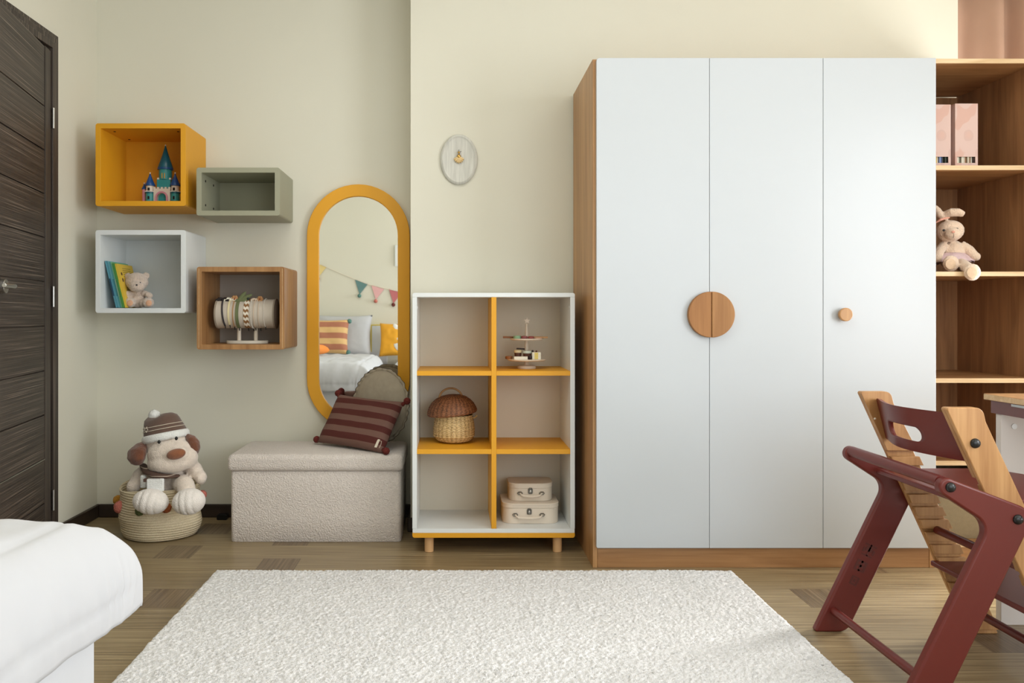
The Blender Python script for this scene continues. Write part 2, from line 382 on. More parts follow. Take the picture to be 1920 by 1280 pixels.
# windows
def window(n, x0, x1, y0, y1, z0, z1, axis):
    r = thing('window_%d' % n, None, None, ((x0+x1)/2, (y0+y1)/2, z0)); r['kind'] = 'structure'
    f = B(); g = B(); t = .05
    if axis == 'x':
        f.ring(rrect(y0, y1, z0, z1, .001, 1), rrect(y0+t, y1-t, z0+t, z1-t, .001, 1), 'x', x0, x1)
        f.box(x0, x1, (y0+y1)/2-.03, (y0+y1)/2+.03, z0+t, z1-t); g.box((x0+x1)/2-.003, (x0+x1)/2+.003, y0+t, y1-t, z0+t, z1-t)
    else:
        f.ring(rrect(x0, x1, z0, z1, .001, 1), rrect(x0+t, x1-t, z0+t, z1-t, .001, 1), 'y', y0, y1)
        f.box((x0+x1)/2-.03, (x0+x1)/2+.03, y0, y1, z0+t, z1-t); g.box(x0+t, x1-t, (y0+y1)/2-.003, (y0+y1)/2+.003, z0+t, z1-t)
    O('window_frame', f, 'white', r); O('pane', g, 'glass', r)
window(1, XR+.02, XR+.08, -.25, 1.5, .3, 2.4, 'x')
window(2, .4, 2.6, YN-.08, YN-.02, .65, 2.25, 'y')  # unseen rear window, added to go with the camera-side fill
window(3, XR+.02, XR+.08, 2.95, 3.75, .22, 1.5, 'x')
# baseboards
BH, BT = .066, .014
def basebd(name, b): O(name, b, 'baseboard', kind='structure', bevel=.004)
basebd('baseboard_left', B().box(XL, XL+BT, 3.605, YF, 0, BH).box(XL, XL+BT, YN, 2.61, 0, BH))
basebd('baseboard_back', B().box(XL+BT, XB-BT, YF-BT, YF, 0, BH))
basebd('baseboard_projection', B().box(XB-BT, .555, YB-BT, YB, 0, BH).box(XB-BT, XB, YB, YF, 0, BH))
# door: frame on the left wall, leaf hinged on its far jamb and standing ajar
dr = thing('door_1', None, None, (XL, 3.525, 0)); dr['kind'] = 'structure'
fr = B()
for (t0, w0, w1) in ((.026, .0, .03), (.02, .03, .055), (.013, .055, .075)):
    y0, y1 = DY1+.0, DY1
    fr.prism([(DY1+w0, 0), (DY1+w1, 0), (DY1+w1, DZ+w1), (DY0-w1, DZ+w1), (DY0-w1, 0), (DY0-w0, 0), (DY0-w0, DZ+w0), (DY1+w0, DZ+w0)], 'x', XL-.0, XL+t0)
fr.box(XL-.1, XL, DY1-.012, DY1, 0, DZ).box(XL-.1, XL, DY0, DY0+.012, 0, DZ).box(XL-.1, XL, DY0+.012, DY1-.012, DZ-.012, DZ)
O('door_frame', fr, 'door_v', dr, bevel=.002)
hx, hy = XL+.022, DY1-.012; ang = R(10.4)
leafM = Matrix.Translation((hx, hy, 0)) @ Matrix.Rotation(ang, 4, 'Z')
lf = thing('door_leaf', None, None, mat=leafM); lf.parent = dr; lf.matrix_parent_inverse = Matrix.Translation(-Vector((XL, 3.525, 0)))
# local: y from 0 (hinge) to -.80 ; room face at x=0
st = B().box(-.036, 0, -.072, 0, .012, DZ-.018).box(-.036, 0, -.80, -.728, .012, DZ-.018)
O('stile', st, 'door_v', lf, bevel=.0015)
pl = B(); zs = [.012, .205, .395, .585, .775, .967, 1.1575, 1.3475, 1.535, 1.7225, 1.911, DZ-.018]
for a, c in zip(zs[:-1], zs[1:]): pl.box(-.032, -.003, -.727, -.0735, a+.0025, c-.0025)
pl.box(-.026, -.012, -.727, -.0735, .012, DZ-.018)
O('panel', pl, 'door_h', lf, bevel=.0015)
O('inlay_strip', B().box(-.012, -.0015, -.727, -.0735, .3925, .3965), 'metal', lf, label='thin metal inlay line')
hd = B().cyl((0, -.585, 1.12), (.02, -.585, 1.12), .026, n=24).cyl((.018, -.585, 1.12), (.05, -.585, 1.12), .009).tube([(.048, -.585, 1.12), (.052, -.62, 1.12), (.05, -.70, 1.12)], .009)
O('door_handle', hd, 'metal', lf, bevel=.002)
for z in (.20, 1.095, 1.88):
    O('hinge', B().cyl((XL+.03, DY1-.004, z-.045), (XL+.03, DY1-.004, z+.045), .0055, n=12), 'metal', dr)

# ------------------------------------------------------------------ wardrobe
WX0, WX1, WD, WY1, WZ = .56, 1.93, 3.212, 3.735, 2.043
wr = thing('wardrobe', 'tall three-door white wardrobe in a warm oak case with half-round and round wooden pulls', 'wardrobe', ((WX0+WX1)/2, (WD+WY1)/2, 0))
t = .018
O('side_panel', B().prism(rpoly([(WD, 0), (WY1, 0), (WY1, WZ), (WD, WZ)], [0, 0, 0, .012]), 'x', WX0, WX0+t), 'oak', wr, bevel=.001)
O('side_panel', B().box(WX1-t, WX1, WD, WY1, 0, WZ), 'oak', wr, bevel=.001)
O('top_panel', B().box(WX0+t, WX1-t, WD, WY1, WZ-t, WZ), 'oakx', wr, bevel=.001)
O('bottom_panel', B().box(WX0+t, WX1-t, WD+.002, WY1, .078, .078+t), 'oakx', wr)
O('back_panel', B().box(WX0+t, WX1-t, WY1-.008, WY1, .09, WZ-t), 'oak', wr)
O('plinth', B().box(WX0+t+.001, WX1-.018, WD+.003, WD+.021, 0, .077), 'oakx', wr, bevel=.0008)
dz0, dz1 = .084, WZ-.003
def zof(py, d): return EYE-(py-590)/1500*d
dd = 3.192
xs = [(1118.5, 1330.0), (1330.7, 1543.0), (1543.7, 1755.2)]
for i, (a, c) in enumerate(xs):
    x0, x1 = (a-850)/1500*dd, (c-850)/1500*dd
    rad = [0, 0, 0, 0]
    if i == 0: rad = [.006, 0, 0, .012]
    dpan = O('door', B().prism(rpoly([(x0, dz0), (x1, dz0), (x1, dz1), (x0, dz1)], rad), 'y', dd, WD-.002), 'doorwhite', wr, bevel=.0018, seg=3)
    if i < 2:
        cx = (1334-850)/1500*3.175; cz = zof(589.5, 3.172); rr = .091
        a0, a1 = (pi/2, 3*pi/2) if i == 0 else (-pi/2, pi/2)
        g = .0012 if i else -.0012
        pts = [(cx+g+rr*cos(a0+(a1-a0)*k/28), cz+rr*sin(a0+(a1-a0)*k/28)) for k in range(29)]
        O('pull', B().prism(pts, 'y', dd-.022, dd), 'pullwood' if i == 0 else 'pullwood2', dpan, bevel=.002, label='half-round wooden pull')
    else:
        cx = (1584.5-850)/1500*3.17; cz = zof(589.5, 3.17)
        O('knob', B().lathe([(.004, 0), (.016, 0), (.018, -.004), (.024, -.012), (.0265, -.02), (.0265, -.03), (.0235, -.0325), (.002, -.0325)], (cx, dd, cz), 28, fn=lambda a, r, z: (r*cos(a), z, r*sin(a))), 'chairwood', dpan, label='round wooden knob')

# ------------------------------------------------------------------ open bookcase beside the wardrobe
SX0, SX1 = 1.931, 2.360
sb = thing('bookcase', 'tall open oak bookcase with plywood-edged shelves standing right of the wardrobe', 'bookcase', ((SX0+SX1)/2, (WD+WY1)/2, 0))
O('side_panel', B().box(SX0, SX0+.014, WD+.02, WY1-.01, 0, WZ-.002), 'oakdark', sb)
O('side_panel', B().box(SX1-.018, SX1, WD, WY1-.01, 0, WZ-.002), 'oakdark', sb, bevel=.001)
O('back_panel', B().box(SX0+.014, SX1-.018, WY1-.018, WY1-.01, .08, WZ-.02), 'oakdark', sb)
O('plinth', B().box(SX0+.0, SX1-.018, WD+.004, WD+.02, 0, .08), 'oakx', sb)
SHZ = [(WZ-.018, WZ), (1.5966, 1.6146), (1.1704, 1.1884), (.742, .760), (.4104, .4284), (.082, .10)]
for z0, z1 in SHZ:
    s_ = O('shelf', B().box(SX0+.0142, SX1-.0182, WD+.004, WY1-.018, z0, z1), 'oakx', sb)
    O('edge_band', B().box(SX0+.001, SX1-.0182, WD, WD+.004, z0, z1), 'edge', s_, label='pale plywood edge')

# ------------------------------------------------------------------ cube shelf with six compartments
UX0, UX1, UY0, UY1, UZ0, UZ1 = -.1738, .5153, 3.39, 3.732, .0703, 1.108
un = thing('cube_shelf', 'white six-compartment cube shelf with yellow dividers on short round beech legs', 'shelf unit', ((UX0+UX1)/2, (UY0+UY1)/2, 0))
ts = .0195
O('base_board', B().prism(rpoly([(UX0, UZ0), (UX1, UZ0), (UX1, .0905), (UX0, .0905)], [.014, .014, 0, 0]), 'y', UY0, UY1), 'yellow', un, bevel=.001, label='yellow base board')
O('bottom_panel', B().box(UX0+.001, UX1-.001, UY0+.001, UY1, .0907, .1087), 'white', un, bevel=.001)
O('top_panel', B().prism(rpoly([(UX0, UZ1-.018), (UX1, UZ1-.018), (UX1, UZ1), (UX0, UZ1)], [0, 0, .012, .012]), 'y', UY0, UY1), 'white', un, bevel=.001)
for x0 in (UX0, UX1-ts): O('side_panel', B().box(x0, x0+ts, UY0, UY1, .1089, UZ1-.0182), 'white', un, bevel=.001)
O('back_panel', B().box(UX0+ts, UX1-ts, UY1-.014, UY1-.002, .1089, UZ1-.0182), 'unitback', un)
cxm = .172
O('divider', B().box(cxm-.0105, cxm+.0105, UY0+.0005, UY1-.0142, .1089, UZ1-.0182), 'yellow', un, bevel=.0008, label='yellow upright divider')
for z0, z1 in ((.7571, .7768), (.4251, .4455)):
    O('shelf', B().box(UX0+ts-.004 if False else UX0+ts, cxm-.0107, UY0, UY1-.0142, z0, z1), 'yellow', un, bevel=.0008, label='yellow shelf')
    O('shelf', B().box(cxm+.0107, UX1-ts, UY0, UY1-.0142, z0, z1), 'yellow', un, bevel=.0008, label='yellow shelf')
for x in (-.104, .446):
    for y in (3.435, 3.68):
        O('leg', B().cyl((x, y, 0), (x, y, UZ0), .0195, .0195, 24), 'beech', un, bevel=.002)
for x, sx in ((UX0+ts, 1), (UX1-ts, -1)):
    O('cam_cover', B().cyl((x-.001*sx, 3.425, 1.045), (x+.0015*sx, 3.425, 1.045), .007), 'white', un)

# ------------------------------------------------------------------ wall cubes
CF, CB = 3.715, YF-.001
def cube(name, label, x0, x1, z0, z1, t, mat, back, holes=(), grain=None, cat='wall shelf'):
    r = thing(name, label, cat, ((x0+x1)/2, CB, z0))
    O('box_frame', B().ring(rrect(x0, x1, z0, z1, .011, 4), rrect(x0+t, x1-t, z0+t, z1-t, .001, 4), 'y', CF, CB), mat, r, bevel=.0008)
    O('back_board', B().box(x0+t, x1-t, CB-.012, CB-.003, z0+t, z1-t), back, r)
    for c, ax in holes:
        d = Vector((0, 0, .0016)) if ax == 'z' else Vector((.0016, 0, 0)); c = Vector(c)
        O('screw_hole', B().cyl(c-d, c+d, .0055, n=14), 'hole', r, label='dark screw hole')
    return r
x0, x1, z0, z1 = -1.662, -1.243, 1.520, 1.904
cube('wall_cube', 'yellow wall-mounted cube shelf holding the toy castle', x0, x1, z0, z1, .0235, 'yellow', 'yellow',
     [((-1.60, 3.78, z1-.0235), 'z'), ((-1.60, 3.95, z1-.0235), 'z'), ((-1.30, 3.78, z1-.0235), 'z'), ((-1.30, 3.95, z1-.0235), 'z')])
cube('wall_cube', 'white wall-mounted cube shelf holding books and a small teddy', x0, x1, 1.0234, 1.4085, .0225, 'white', 'white')
gx0 = -1.1933
cube('wall_cube', 'shallow sage-grey wall-mounted box shelf, empty', gx0, -.806, 1.4755, 1.6985, .0235, 'grey', 'grey',
     [((gx0+.0235, 3.775, 1.645), 'x'), ((gx0+.0235, 3.775, 1.532), 'x'), ((gx0+.0235, 3.90, 1.645), 'x'), ((gx0+.0235, 3.90, 1.532), 'x')])
wc = cube('wall_cube', 'oak wall-mounted cube shelf holding the headband stand', -1.1917, -.784, .854, 1.238, .023, 'cubewood', 'greyback')
for xx in (-1.1917+.010, -.784-.010):
    O('edge_line', B().box(xx-.0008, xx+.0008, CF-.0006, CF+.002, .862, 1.230), 'edge', wc, label='pale ply line on the front edge')

# ------------------------------------------------------------------ toy castle (plain generic toy)
teal = flat('toy_teal', (52, 148, 150), .35); blue = flat('toy_blue', (26, 78, 142), .3); tealroof = flat('toy_roof_teal', (18, 96, 116), .3)
cw = flat('toy_white', (226, 214, 200), .4); cpk = flat('toy_pink', (208, 140, 158), .4); cor = flat('toy_orange', (226, 110, 40), .4)
CZ = 1.5437; cs = thing('toy_castle', 'small teal, white and blue toy castle with cone roofs standing in the yellow wall cube', 'toy castle', (-1.40, 3.87, CZ))
def cyl_tower(cx, cy, z0, h, r, mat, name='tower'):
    o = O(name, B().cyl((cx, cy, z0), (cx, cy, z0+h), r, n=24), mat, cs, bevel=.0008)
    return o
def cone(cx, cy, z0, h, r, mat, p):
    O('cone_roof', B().lathe([(r*1.0, 0), (r*1.02, .004), (r*.72, h*.3), (r*.36, h*.65), (r*.04, h)], (cx, cy, z0), 24), mat, p)
    O('finial', B().ell((cx, cy, z0+h), .004, nu=10, nv=8), cw, p)
yy = 3.86
for cx in (-1.463, -1.342):
    a = cyl_tower(cx, yy, CZ, .056, .0205, teal)
    O('parapet', B().cyl((cx, yy, CZ+.0562), (cx, yy, CZ+.062), .024, n=24), tealroof, a)
    u = cyl_tower(cx, yy, CZ+.0622, .03, .0185, cw, 'turret')
    O('tower_window', B().box(cx-.005, cx+.005, yy-.0195, yy-.016, CZ+.068, CZ+.082), cor if False else M['hole'], u)
    O('tower_window', B().box(cx-.004, cx+.004, yy-.0215, yy-.018, CZ+.026, CZ+.041), M['hole'], a)
    cone(cx, yy, CZ+.0925, .062, .024, blue, u)
    for k in range(8):
        an = 2*pi*k/8+.3; 
        O('merlon', B().box(cx+.021*cos(an)-.003, cx+.021*cos(an)+.003, yy+.021*sin(an)-.003, yy+.021*sin(an)+.003, CZ+.062, CZ+.067), cw, a)
# gate wall with arch
hw = .040; gc = -1.4025; A = [(gc+hw, CZ), (gc+hw, CZ+.078), (gc-hw, CZ+.078), (gc-hw, CZ)]
arch = [(gc-.022, CZ)]+[(gc+.022*cos(pi-pi*k/12), CZ+.035+.022*sin(pi-pi*k/12)) for k in range(13)]+[(gc+.022, CZ)]
gw = O('gate_wall', B().prism(A+arch, 'y', yy-.012, yy+.016), cw, cs)
oa = [(gc-.030, CZ)]+[(gc+.030*cos(pi-pi*k/12), CZ+.035+.030*sin(pi-pi*k/12)) for k in range(13)]+[(gc+.030, CZ)]
O('arch_trim', B().prism(oa+arch[::-1], 'y', yy-.018, yy-.0122), cpk, gw, label='pink gate arch')
for k in range(5):
    xk = gc-.036+.018*k; O('merlon', B().box(xk-.005, xk+.005, yy-.012, yy-.002, CZ+.078, CZ+.086), cw, gw)
kp = O('keep', B().box(gc-.030, gc+.036, yy+.004, yy+.055, CZ+.0, CZ+.125), teal, cs, bevel=.001)
kc = cyl_tower(gc+.003, yy+.03, CZ+.125, .050, .031, teal, 'tower')
O('tower_window', B().prism(rpoly([(gc-.005, CZ+.130), (gc+.011, CZ+.130), (gc+.011, CZ+.158), (gc-.005, CZ+.158)], [0, 0, .0075, .0075]), 'y', yy-.0005, yy+.006), 'yellow', kc)
O('parapet', B().cyl((gc+.003, yy+.03, CZ+.175), (gc+.003, yy+.03, CZ+.183), .037, n=28), blue, kc)
cone(gc+.003, yy+.03, CZ+.183, .112, .035, tealroof, kc)
for k in range(4): O('merlon', B().box(gc-.028+.019*k, gc-.019+.019*k, yy+.004, yy+.012, CZ+.125, CZ+.133), cw, kp)
sw = cyl_tower(-1.497, yy+.015, CZ, .078, .010, cpk, 'side_tower'); cone(-1.497, yy+.015, CZ+.078, .03, .0125, blue, sw)
for x_, y_ in ((-1.488, yy-.03), (-1.312, yy-.01)):
    O('flower', B().ell((x_, y_, CZ+.006), (.007, .006, .006), nu=10, nv=8), cor, cs)

# ------------------------------------------------------------------ books leaning in the white cube
bz = 1.0461; th = R(-8.5)
bcols = [((30, 66, 92), (88, 150, 168)), ((96, 160, 176), (120, 184, 196)), ((64, 140, 150), (90, 170, 176)), ((150, 190, 160), (120, 180, 140)), ((66, 128, 70), (70, 140, 70)), ((222, 182, 60), (224, 190, 70))]
btext = ['navy-spined picture book leaning on the cube side, leftmost of the row', 'pale blue picture book, second from the cube side', 'teal picture book in the middle of the leaning row', 'light green picture book left of the dark green one', 'thin dark green book behind the yellow one', 'yellow picture book with printed lines on its cover, nearest the teddy']
bw = [.007, .0075, .007, .007, .006, .008]; bh = [.225, .224, .222, .220, .214, .212]; off = 0
lean = R(-13.5); ox = -1.583
for i in range(6):
    mt = Matrix.Translation((ox+off, 3.752+.004*((i*3) % 4), bz+.0003)) @ Matrix.Rotation(lean, 4, 'Y') @ Matrix.Translation((0, 0, max(0, 0)))
    # lift so the lower outer corner touches the board
    mt = Matrix.Translation((0, 0, .0018)) @ mt
    bk = thing('picture_book', btext[i], 'book', mat=mt, group='picture books in the white wall cube')
    W, H, D = bw[i], bh[i], .185
    O('cover', B().box(0, .0009, 0, D, 0, H).box(W-.0009, W, 0, D, 0, H).box(0, W, 0, .001, 0, H), flat('cover_%d' % i, bcols[i][1]), bk, bevel=.0003)
    O('pages', B().box(.001, W-.001, .0015, D-.003, .002, H-.002), 'cream', bk)
    O('spine_band', B().box(-.0003, W+.0003, -.0004, .0006, H*.25, H*.62), flat('band_%d' % i, bcols[i][0]), bk)
    if i == 5:
        ln = B()
        for k in range(15):
            if k != 5: ln.box(W, W+.0003, .055, .150, H-.022-k*.0095, H-.0195-k*.0095)
        O('printed_lines', ln, flat('print_brown', (120, 100, 40)), bk, label='lines of print')
        O('printed_picture', B().ell((W, .035, H-.048), (.0006, .009, .008)).ell((W, .033, H-.078), (.0006, .008, .010)), flat('print_dark', (84, 56, 44)), bk)
    off += (W+.0006)/cos(lean)

# ------------------------------------------------------------------ small teddy in the white cube
tb = B(); dT = 3.83
c = lambda px, py, d=dT: at(px, py, d)
tb.ell(c(256.5, 528, 3.83), (.054, .042, .044)).ell(c(256.5, 537, 3.80), (.038, .03, .026)).ell(c(240, 518, 3.84), (.017, .012, .017)).ell(c(274, 517, 3.84), (.017, .012, .017))
tb.ell(c(259, 562, 3.845), (.036, .034, .040)).ell(c(258, 548, 3.84), (.03, .026, .03))
tb.ell(c(240, 552, 3.815), (.017, .018, .019), (0, .3, 0)).ell(c(247, 550, 3.83), (.02, .018, .014))
tb.ell(c(279, 553, 3.825), (.020, .017, .014), (0, .4, 0)).ell(c(271, 550, 3.835), (.02, .018, .014))
tb.ell(c(244, 567, 3.80), (.026, .03, .024)).ell(c(278, 567, 3.80), (.026, .03, .024))
tb.ell(c(250, 568, 3.83), (.022, .03, .020)).ell(c(270, 568, 3.83), (.022, .03, .020))
tdy = thing('teddy_bear', 'small fluffy beige teddy bear sitting beside the picture books', 'soft toy', (-1.51, 3.83, bz))
body = blob(tb, .0032, 3, .0022, 230)
body.v = [(x, y, max(z, bz+.0004)) for x, y, z in body.v]
O('body', body, 'teddy', tdy, sharp=180)
for px in (250.5, 263.0): O('eye', B().ell(at(px, 529.8, 3.789), .0036, nu=12, nv=8), 'black', tdy)
O('nose', B().ell(at(256.3, 534, 3.771), (.0048, .003, .0036), nu=12, nv=8), 'black', tdy)
for px in (243.5, 279.0): O('paw_pad', B().ell(at(px, 568, 3.772), (.0145, .004, .0145)), 'pawpad', tdy, label='peach foot pad')

# ------------------------------------------------------------------ headband stand in the oak cube
hz = .8775; hc = Vector((-.988, 3.84, 1.020)); hr = .069; hl = .140
hs_ = thing('headband_stand', 'pale drum-shaped headband stand on two posts in the oak wall cube', 'headband stand', (hc.x, hc.y, hz))
O('base', B().prism([(hc.x+.100*cos(a*pi/24), hc.y+.045*sin(a*pi/24)) for a in range(48)], 'z', hz, hz+.014), flat('stand_base', (206, 200, 188)), hs_, bevel=.002)
for x in (-.040, .040): O('post', B().cyl((hc.x+x, hc.y, hz+.014), (hc.x+x, hc.y, hc.z-hr+.005), .0095), flat('stand_post', (204, 192, 176)), hs_)
drum = O('drum', B().lathe([(hr, -hl), (hr, hl)], hc, 48, fn=lambda a, r, z: (z, r*cos(a), r*sin(a))), flat('drum_velvet', (196, 186, 172), .9), hs_)
for s_ in (-1, 1):
    O('end_cap', B().lathe([(hr*.9, s_*(hl+.003)), (hr+.003, s_*(hl+.001)), (hr+.003, s_*(hl-.006)), (hr*.95, s_*(hl-.006))], hc, 48, fn=lambda a, r, z: (z, r*cos(a), r*sin(a))), flat('cap_grey', (150, 138, 122), .9), drum)
def band(label, x, wd, mat, a0=-60, a1=150, bow=None, th=.0018, skew=0, pearls=False, extra=None):
    r = thing('headband', label, 'headband', (hc.x+x, hc.y, hc.z+hr), group='headbands on the drum stand')
    b = B(); n = 36; rr = hr+.0016
    P = []
    for k in range(n+1):
        a = R(a0+(a1-a0)*k/n)    # 0 = towards the viewer, 90 = top
        P.append((x+skew*(k/n-.5), -cos(a), sin(a)))
    if pearls:
        for k in range(0, n+1, 1):
            q = P[k]; b.ell((hc.x+q[0], hc.y+q[1]*(rr+wd/2), hc.z+q[2]*(rr+wd/2)), wd/2, nu=8, nv=6)
    else:
        rings = [[(hc.x+q[0]-wd/2, hc.y+q[1]*rr, hc.z+q[2]*rr), (hc.x+q[0]+wd/2, hc.y+q[1]*rr, hc.z+q[2]*rr), (hc.x+q[0]+wd/2, hc.y+q[1]*(rr+th), hc.z+q[2]*(rr+th)), (hc.x+q[0]-wd/2, hc.y+q[1]*(rr+th), hc.z+q[2]*(rr+th))] for q in P]
        b.loft(rings)
    O('band', b, mat, r)
    top = Vector((hc.x+P[n*2//3][0], hc.y-.03, hc.z+hr*.93))
    if bow:
        kind, m2, sz = bow
        if kind == 'bow':
            o = O('bow', B().ell(top+Vector((-sz*.9, 0, .004)), (sz, sz*.35, sz*.55), (0, -.3, 0), fn=lambda q: 1-.25*abs(q.z)).ell(top+Vector((sz*.9, 0, .002)), (sz, sz*.35, sz*.55), (0, .35, 0)).ell(top+Vector((-sz*.6, 0, -.012)), (sz*.35, sz*.2, sz*.8), (0, .5, 0)).ell(top+Vector((sz*.6, 0, -.012)), (sz*.35, sz*.2, sz*.8), (0, -.5, 0)), m2, r, sharp=180)
            O('knot', B().ell(top+Vector((0, -.003, .003)), sz*.32, nu=12, nv=8), m2, o)
        elif kind == 'flower':
            b = B()
            for k in range(6):
                a = k*pi/3; b.ell(top+Vector((sz*.6*cos(a), -.002, sz*.6*sin(a)+.006)), (sz*.5, sz*.28, sz*.5), nu=10, nv=8)
            o = O('flower', b, m2, r, sharp=180); O('flower_centre', B().ell(top+Vector((0, -.008, .006)), sz*.28, nu=10, nv=8), 'pomrust', o)
        elif kind == 'leaf':
            b = B()
            for dx, dz_, an, l in ((.012, .014, .7, 1.5), (.03, .012, 1.15, 1.6), (-.012, -.008, -2.3, 1.2), (.0, -.02, -2.9, 1.6), (.02, .0, 1.5, 1.2)):
                b.ell(top+Vector((dx, -.004, dz_)), (sz*.3, sz*.16, sz*l*.7), (0, an, 0), nu=12, nv=8)
            O('leaf_bow', b, m2, r, sharp=180)
            O('leaf_tip', B().ell(top+Vector((.044, -.004, .008)), (.007, .006, .009)), flat('leaf_dark', (30, 38, 32)), r)
    # clip ends in black below the drum
    q = P[0]; O('clip_end', B().cyl((hc.x+q[0], hc.y+q[1]*(rr+.002), hc.z+q[2]*(rr+.002)+.002), (hc.x+q[0]+.001, hc.y+q[1]*(rr+.002)+.004, hc.z+q[2]*(rr+.002)-.012), .0024, n=8), 'black', r)
    return r
charc = flat('charcoal_ribbon', (58, 52, 56), .8); crm = flat('cream_ribbon', (222, 210, 168), .7); tan = flat('tan_ribbon', (176, 132, 88), .8)
sage = flat('sage_ribbon', (104, 112, 76), .8); white_ = flat('pearl_white', (232, 228, 220), .3); bei = flat('beige_ribbon', (206, 186, 164), .8); lg = flat('cream_lace', (226, 222, 204), .8)
def chevron():
    m, t, b = nt('chevron_ribbon'); c_ = nd(t, 'ShaderNodeTexCoord'); s = nd(t, 'ShaderNodeSeparateXYZ'); t.links.new(c_.outputs['Object'], s.inputs[0])
    ax = mth(t, 'ABSOLUTE', mth(t, 'SUBTRACT', s.outputs[0], -.0045)); 
    tri = mth(t, 'PINGPONG', mth(t, 'ADD', s.outputs[0], 1.0), .0075)
    ang_ = mth(t, 'ADD', mth(t, 'ADD', s.outputs[2], .5), tri)
    f = mth(t, 'FRACT', mth(t, 'DIVIDE', ang_, .026)); k = mth(t, 'GREATER_THAN', f, .5)
    t.links.new(mix(t, k, srgb(136, 96, 56), srgb(228, 220, 204)), b.inputs['Base Color']); b.inputs['Roughness'].default_value = .8; return m
band('charcoal headband with a black bow, leftmost on the drum stand', -.105, .008, charc, -52, 120, ('bow', flat('black_bow', (38, 32, 32), .8), .021), skew=-.02)
band('cream headband with a lace and cream bow beside the charcoal one', -.073, .009, crm, -48, 120, ('bow', lg, .021), skew=-.004)
band('tan headband topped with a small brown flower', -.052, .004, tan, -60, 120, ('flower', tan, .017))
band('sage green headband with long leaf-like ribbon tails', -.033, .015, sage, -70, 125, ('leaf', sage, .034))
band('wide headband in brown and white zigzag', .010, .024, chevron(), -72, 125)
band('white pearl headband right beside the zigzag one', .030, .0042, white_, -75, 120, None, pearls=True, skew=-.008)
band('beige headband with twisted ribbon tails', .046, .004, bei, -68, 120, ('bow', bei, .014))
band('thin beige headband with a tan rosette', .068, .003, bei, -74, 120, ('flower', tan, .014))
band('thin white bead headband, rightmost on the drum stand', .092, .0036, white_, -62, 120, None, pearls=True, skew=-.006)

# ------------------------------------------------------------------ mirror
mc = -.4742; zt, zb = 1.4095, .696
def stad(r, n=24):
    return [(mc+r*cos(pi*k/n), zt+r*sin(pi*k/n)) for k in range(n+1)]+[(mc+r*cos(pi+pi*k/n), zb+r*sin(pi+pi*k/n)) for k in range(n+1)]
mr = thing('wall_mirror', 'tall round-ended wall mirror in a wide mustard-yellow frame behind the storage ottoman', 'mirror', (mc, YF, zb-.25))
O('mirror_frame', B().ring(stad(.2564), stad(.197), 'y', 3.988, YF-.001), 'yellow', mr, bevel=.003, seg=3, sharp=30)
O('mirror_glass', B().prism(stad(.1985), 'y', 4.002, 4.008), 'mirror', mr, flatshade=True)

# ------------------------------------------------------------------ plaque
pc = Vector((.026, YB, 1.741))
pq = thing('wall_plaque', 'white distressed oval wooden plaque with a golden shell hook on the wall', 'wall decoration', tuple(pc))
def oval(a, b_, n=48): return [(pc.x+a*cos(2*pi*k/n), pc.z+b_*sin(2*pi*k/n)) for k in range(n)]
def plq(a, y): return [(pc.x+a[0]*cos(2*pi*k/48), y, pc.z+a[1]*sin(2*pi*k/48)) for k in range(48)]
dist = paint('distressed_white', (206, 206, 198), .7, .12, 3, .2, 60, .001, stretch=(30, 1, 3))
O('board', B().loft([plq((.086, .116), YB), plq((.088, .1185), YB-.006), plq((.086, .1165), YB-.013), plq((.077, .107), YB-.018), plq((.073, .102), YB-.0145), plq((.069, .098), YB-.013)]), dist, pq, sharp=50)
hk = O('hook', B().ell(pc+Vector((0, -.022, .012)), (.009, .005, .010)).cyl(pc+Vector((0, -.012, .028)), pc+Vector((0, -.030, .026)), .0032, n=10).ell(pc+Vector((0, -.031, .028)), (.0055, .005, .0055)), 'gold', pq)
O('hook_tip', B().cyl(pc+Vector((0, -.02, .03)), pc+Vector((0, -.02, .045)), .003, .0008, 10).cyl(pc+Vector((0, -.02, .032)), pc+Vector((.012, -.022, .036)), .0012, n=8), 'darkmetal', hk)
shl = B()
for k in range(7):
    a = R(-62+124*k/6); l = .030-.004*abs(k-3)/3
    d_ = Vector((sin(a), 0, -cos(a))); shl.ell(pc+Vector((0, -.020, .010))+d_*l*.5, (.0052, .006, l*.56), (0, -a+0, 0) if False else (0, -a, 0), nu=12, nv=10)
O('shell', shl, 'shell', pq, sharp=60, label='golden scallop shell')

# ------------------------------------------------------------------ storage ottoman
ot = thing('storage_ottoman', 'long cream boucle storage ottoman with a padded lid standing under the mirror', 'ottoman', (-.615, 3.76, 0))
def softbox(x0, x1, y0, y1, z0, z1, r, nx=40, jit=.0012):
    b = B(); cx, cy = (x0+x1)/2, (y0+y1)/2
    prof = []
    for (ins, z) in ((r*.5, z0), (0, z0+r*.5), (0, z0+(z1-z0)*.35), (0, z0+(z1-z0)*.65), (0, z1-r), (r*.3, z1-r*.3), (r, z1)):
        ring = []
        for k in range(4*10):
            pass
        pts = rrect(x0+ins, x1-ins, y0+ins, y1-ins, max(.018-ins*.3, .006), 4); prof.append([(p[0], p[1], z) for p in pts])
    return b.loft(prof)
O('base_box', softbox(-.996, -.2345, 3.574, 3.945, 0, .318, .006), 'boucle', ot, bevel=0, sharp=60)
O('lid', softbox(-1.007, -.226, 3.560, 3.958, .3185, .393, .020), 'boucle', ot, sharp=80)

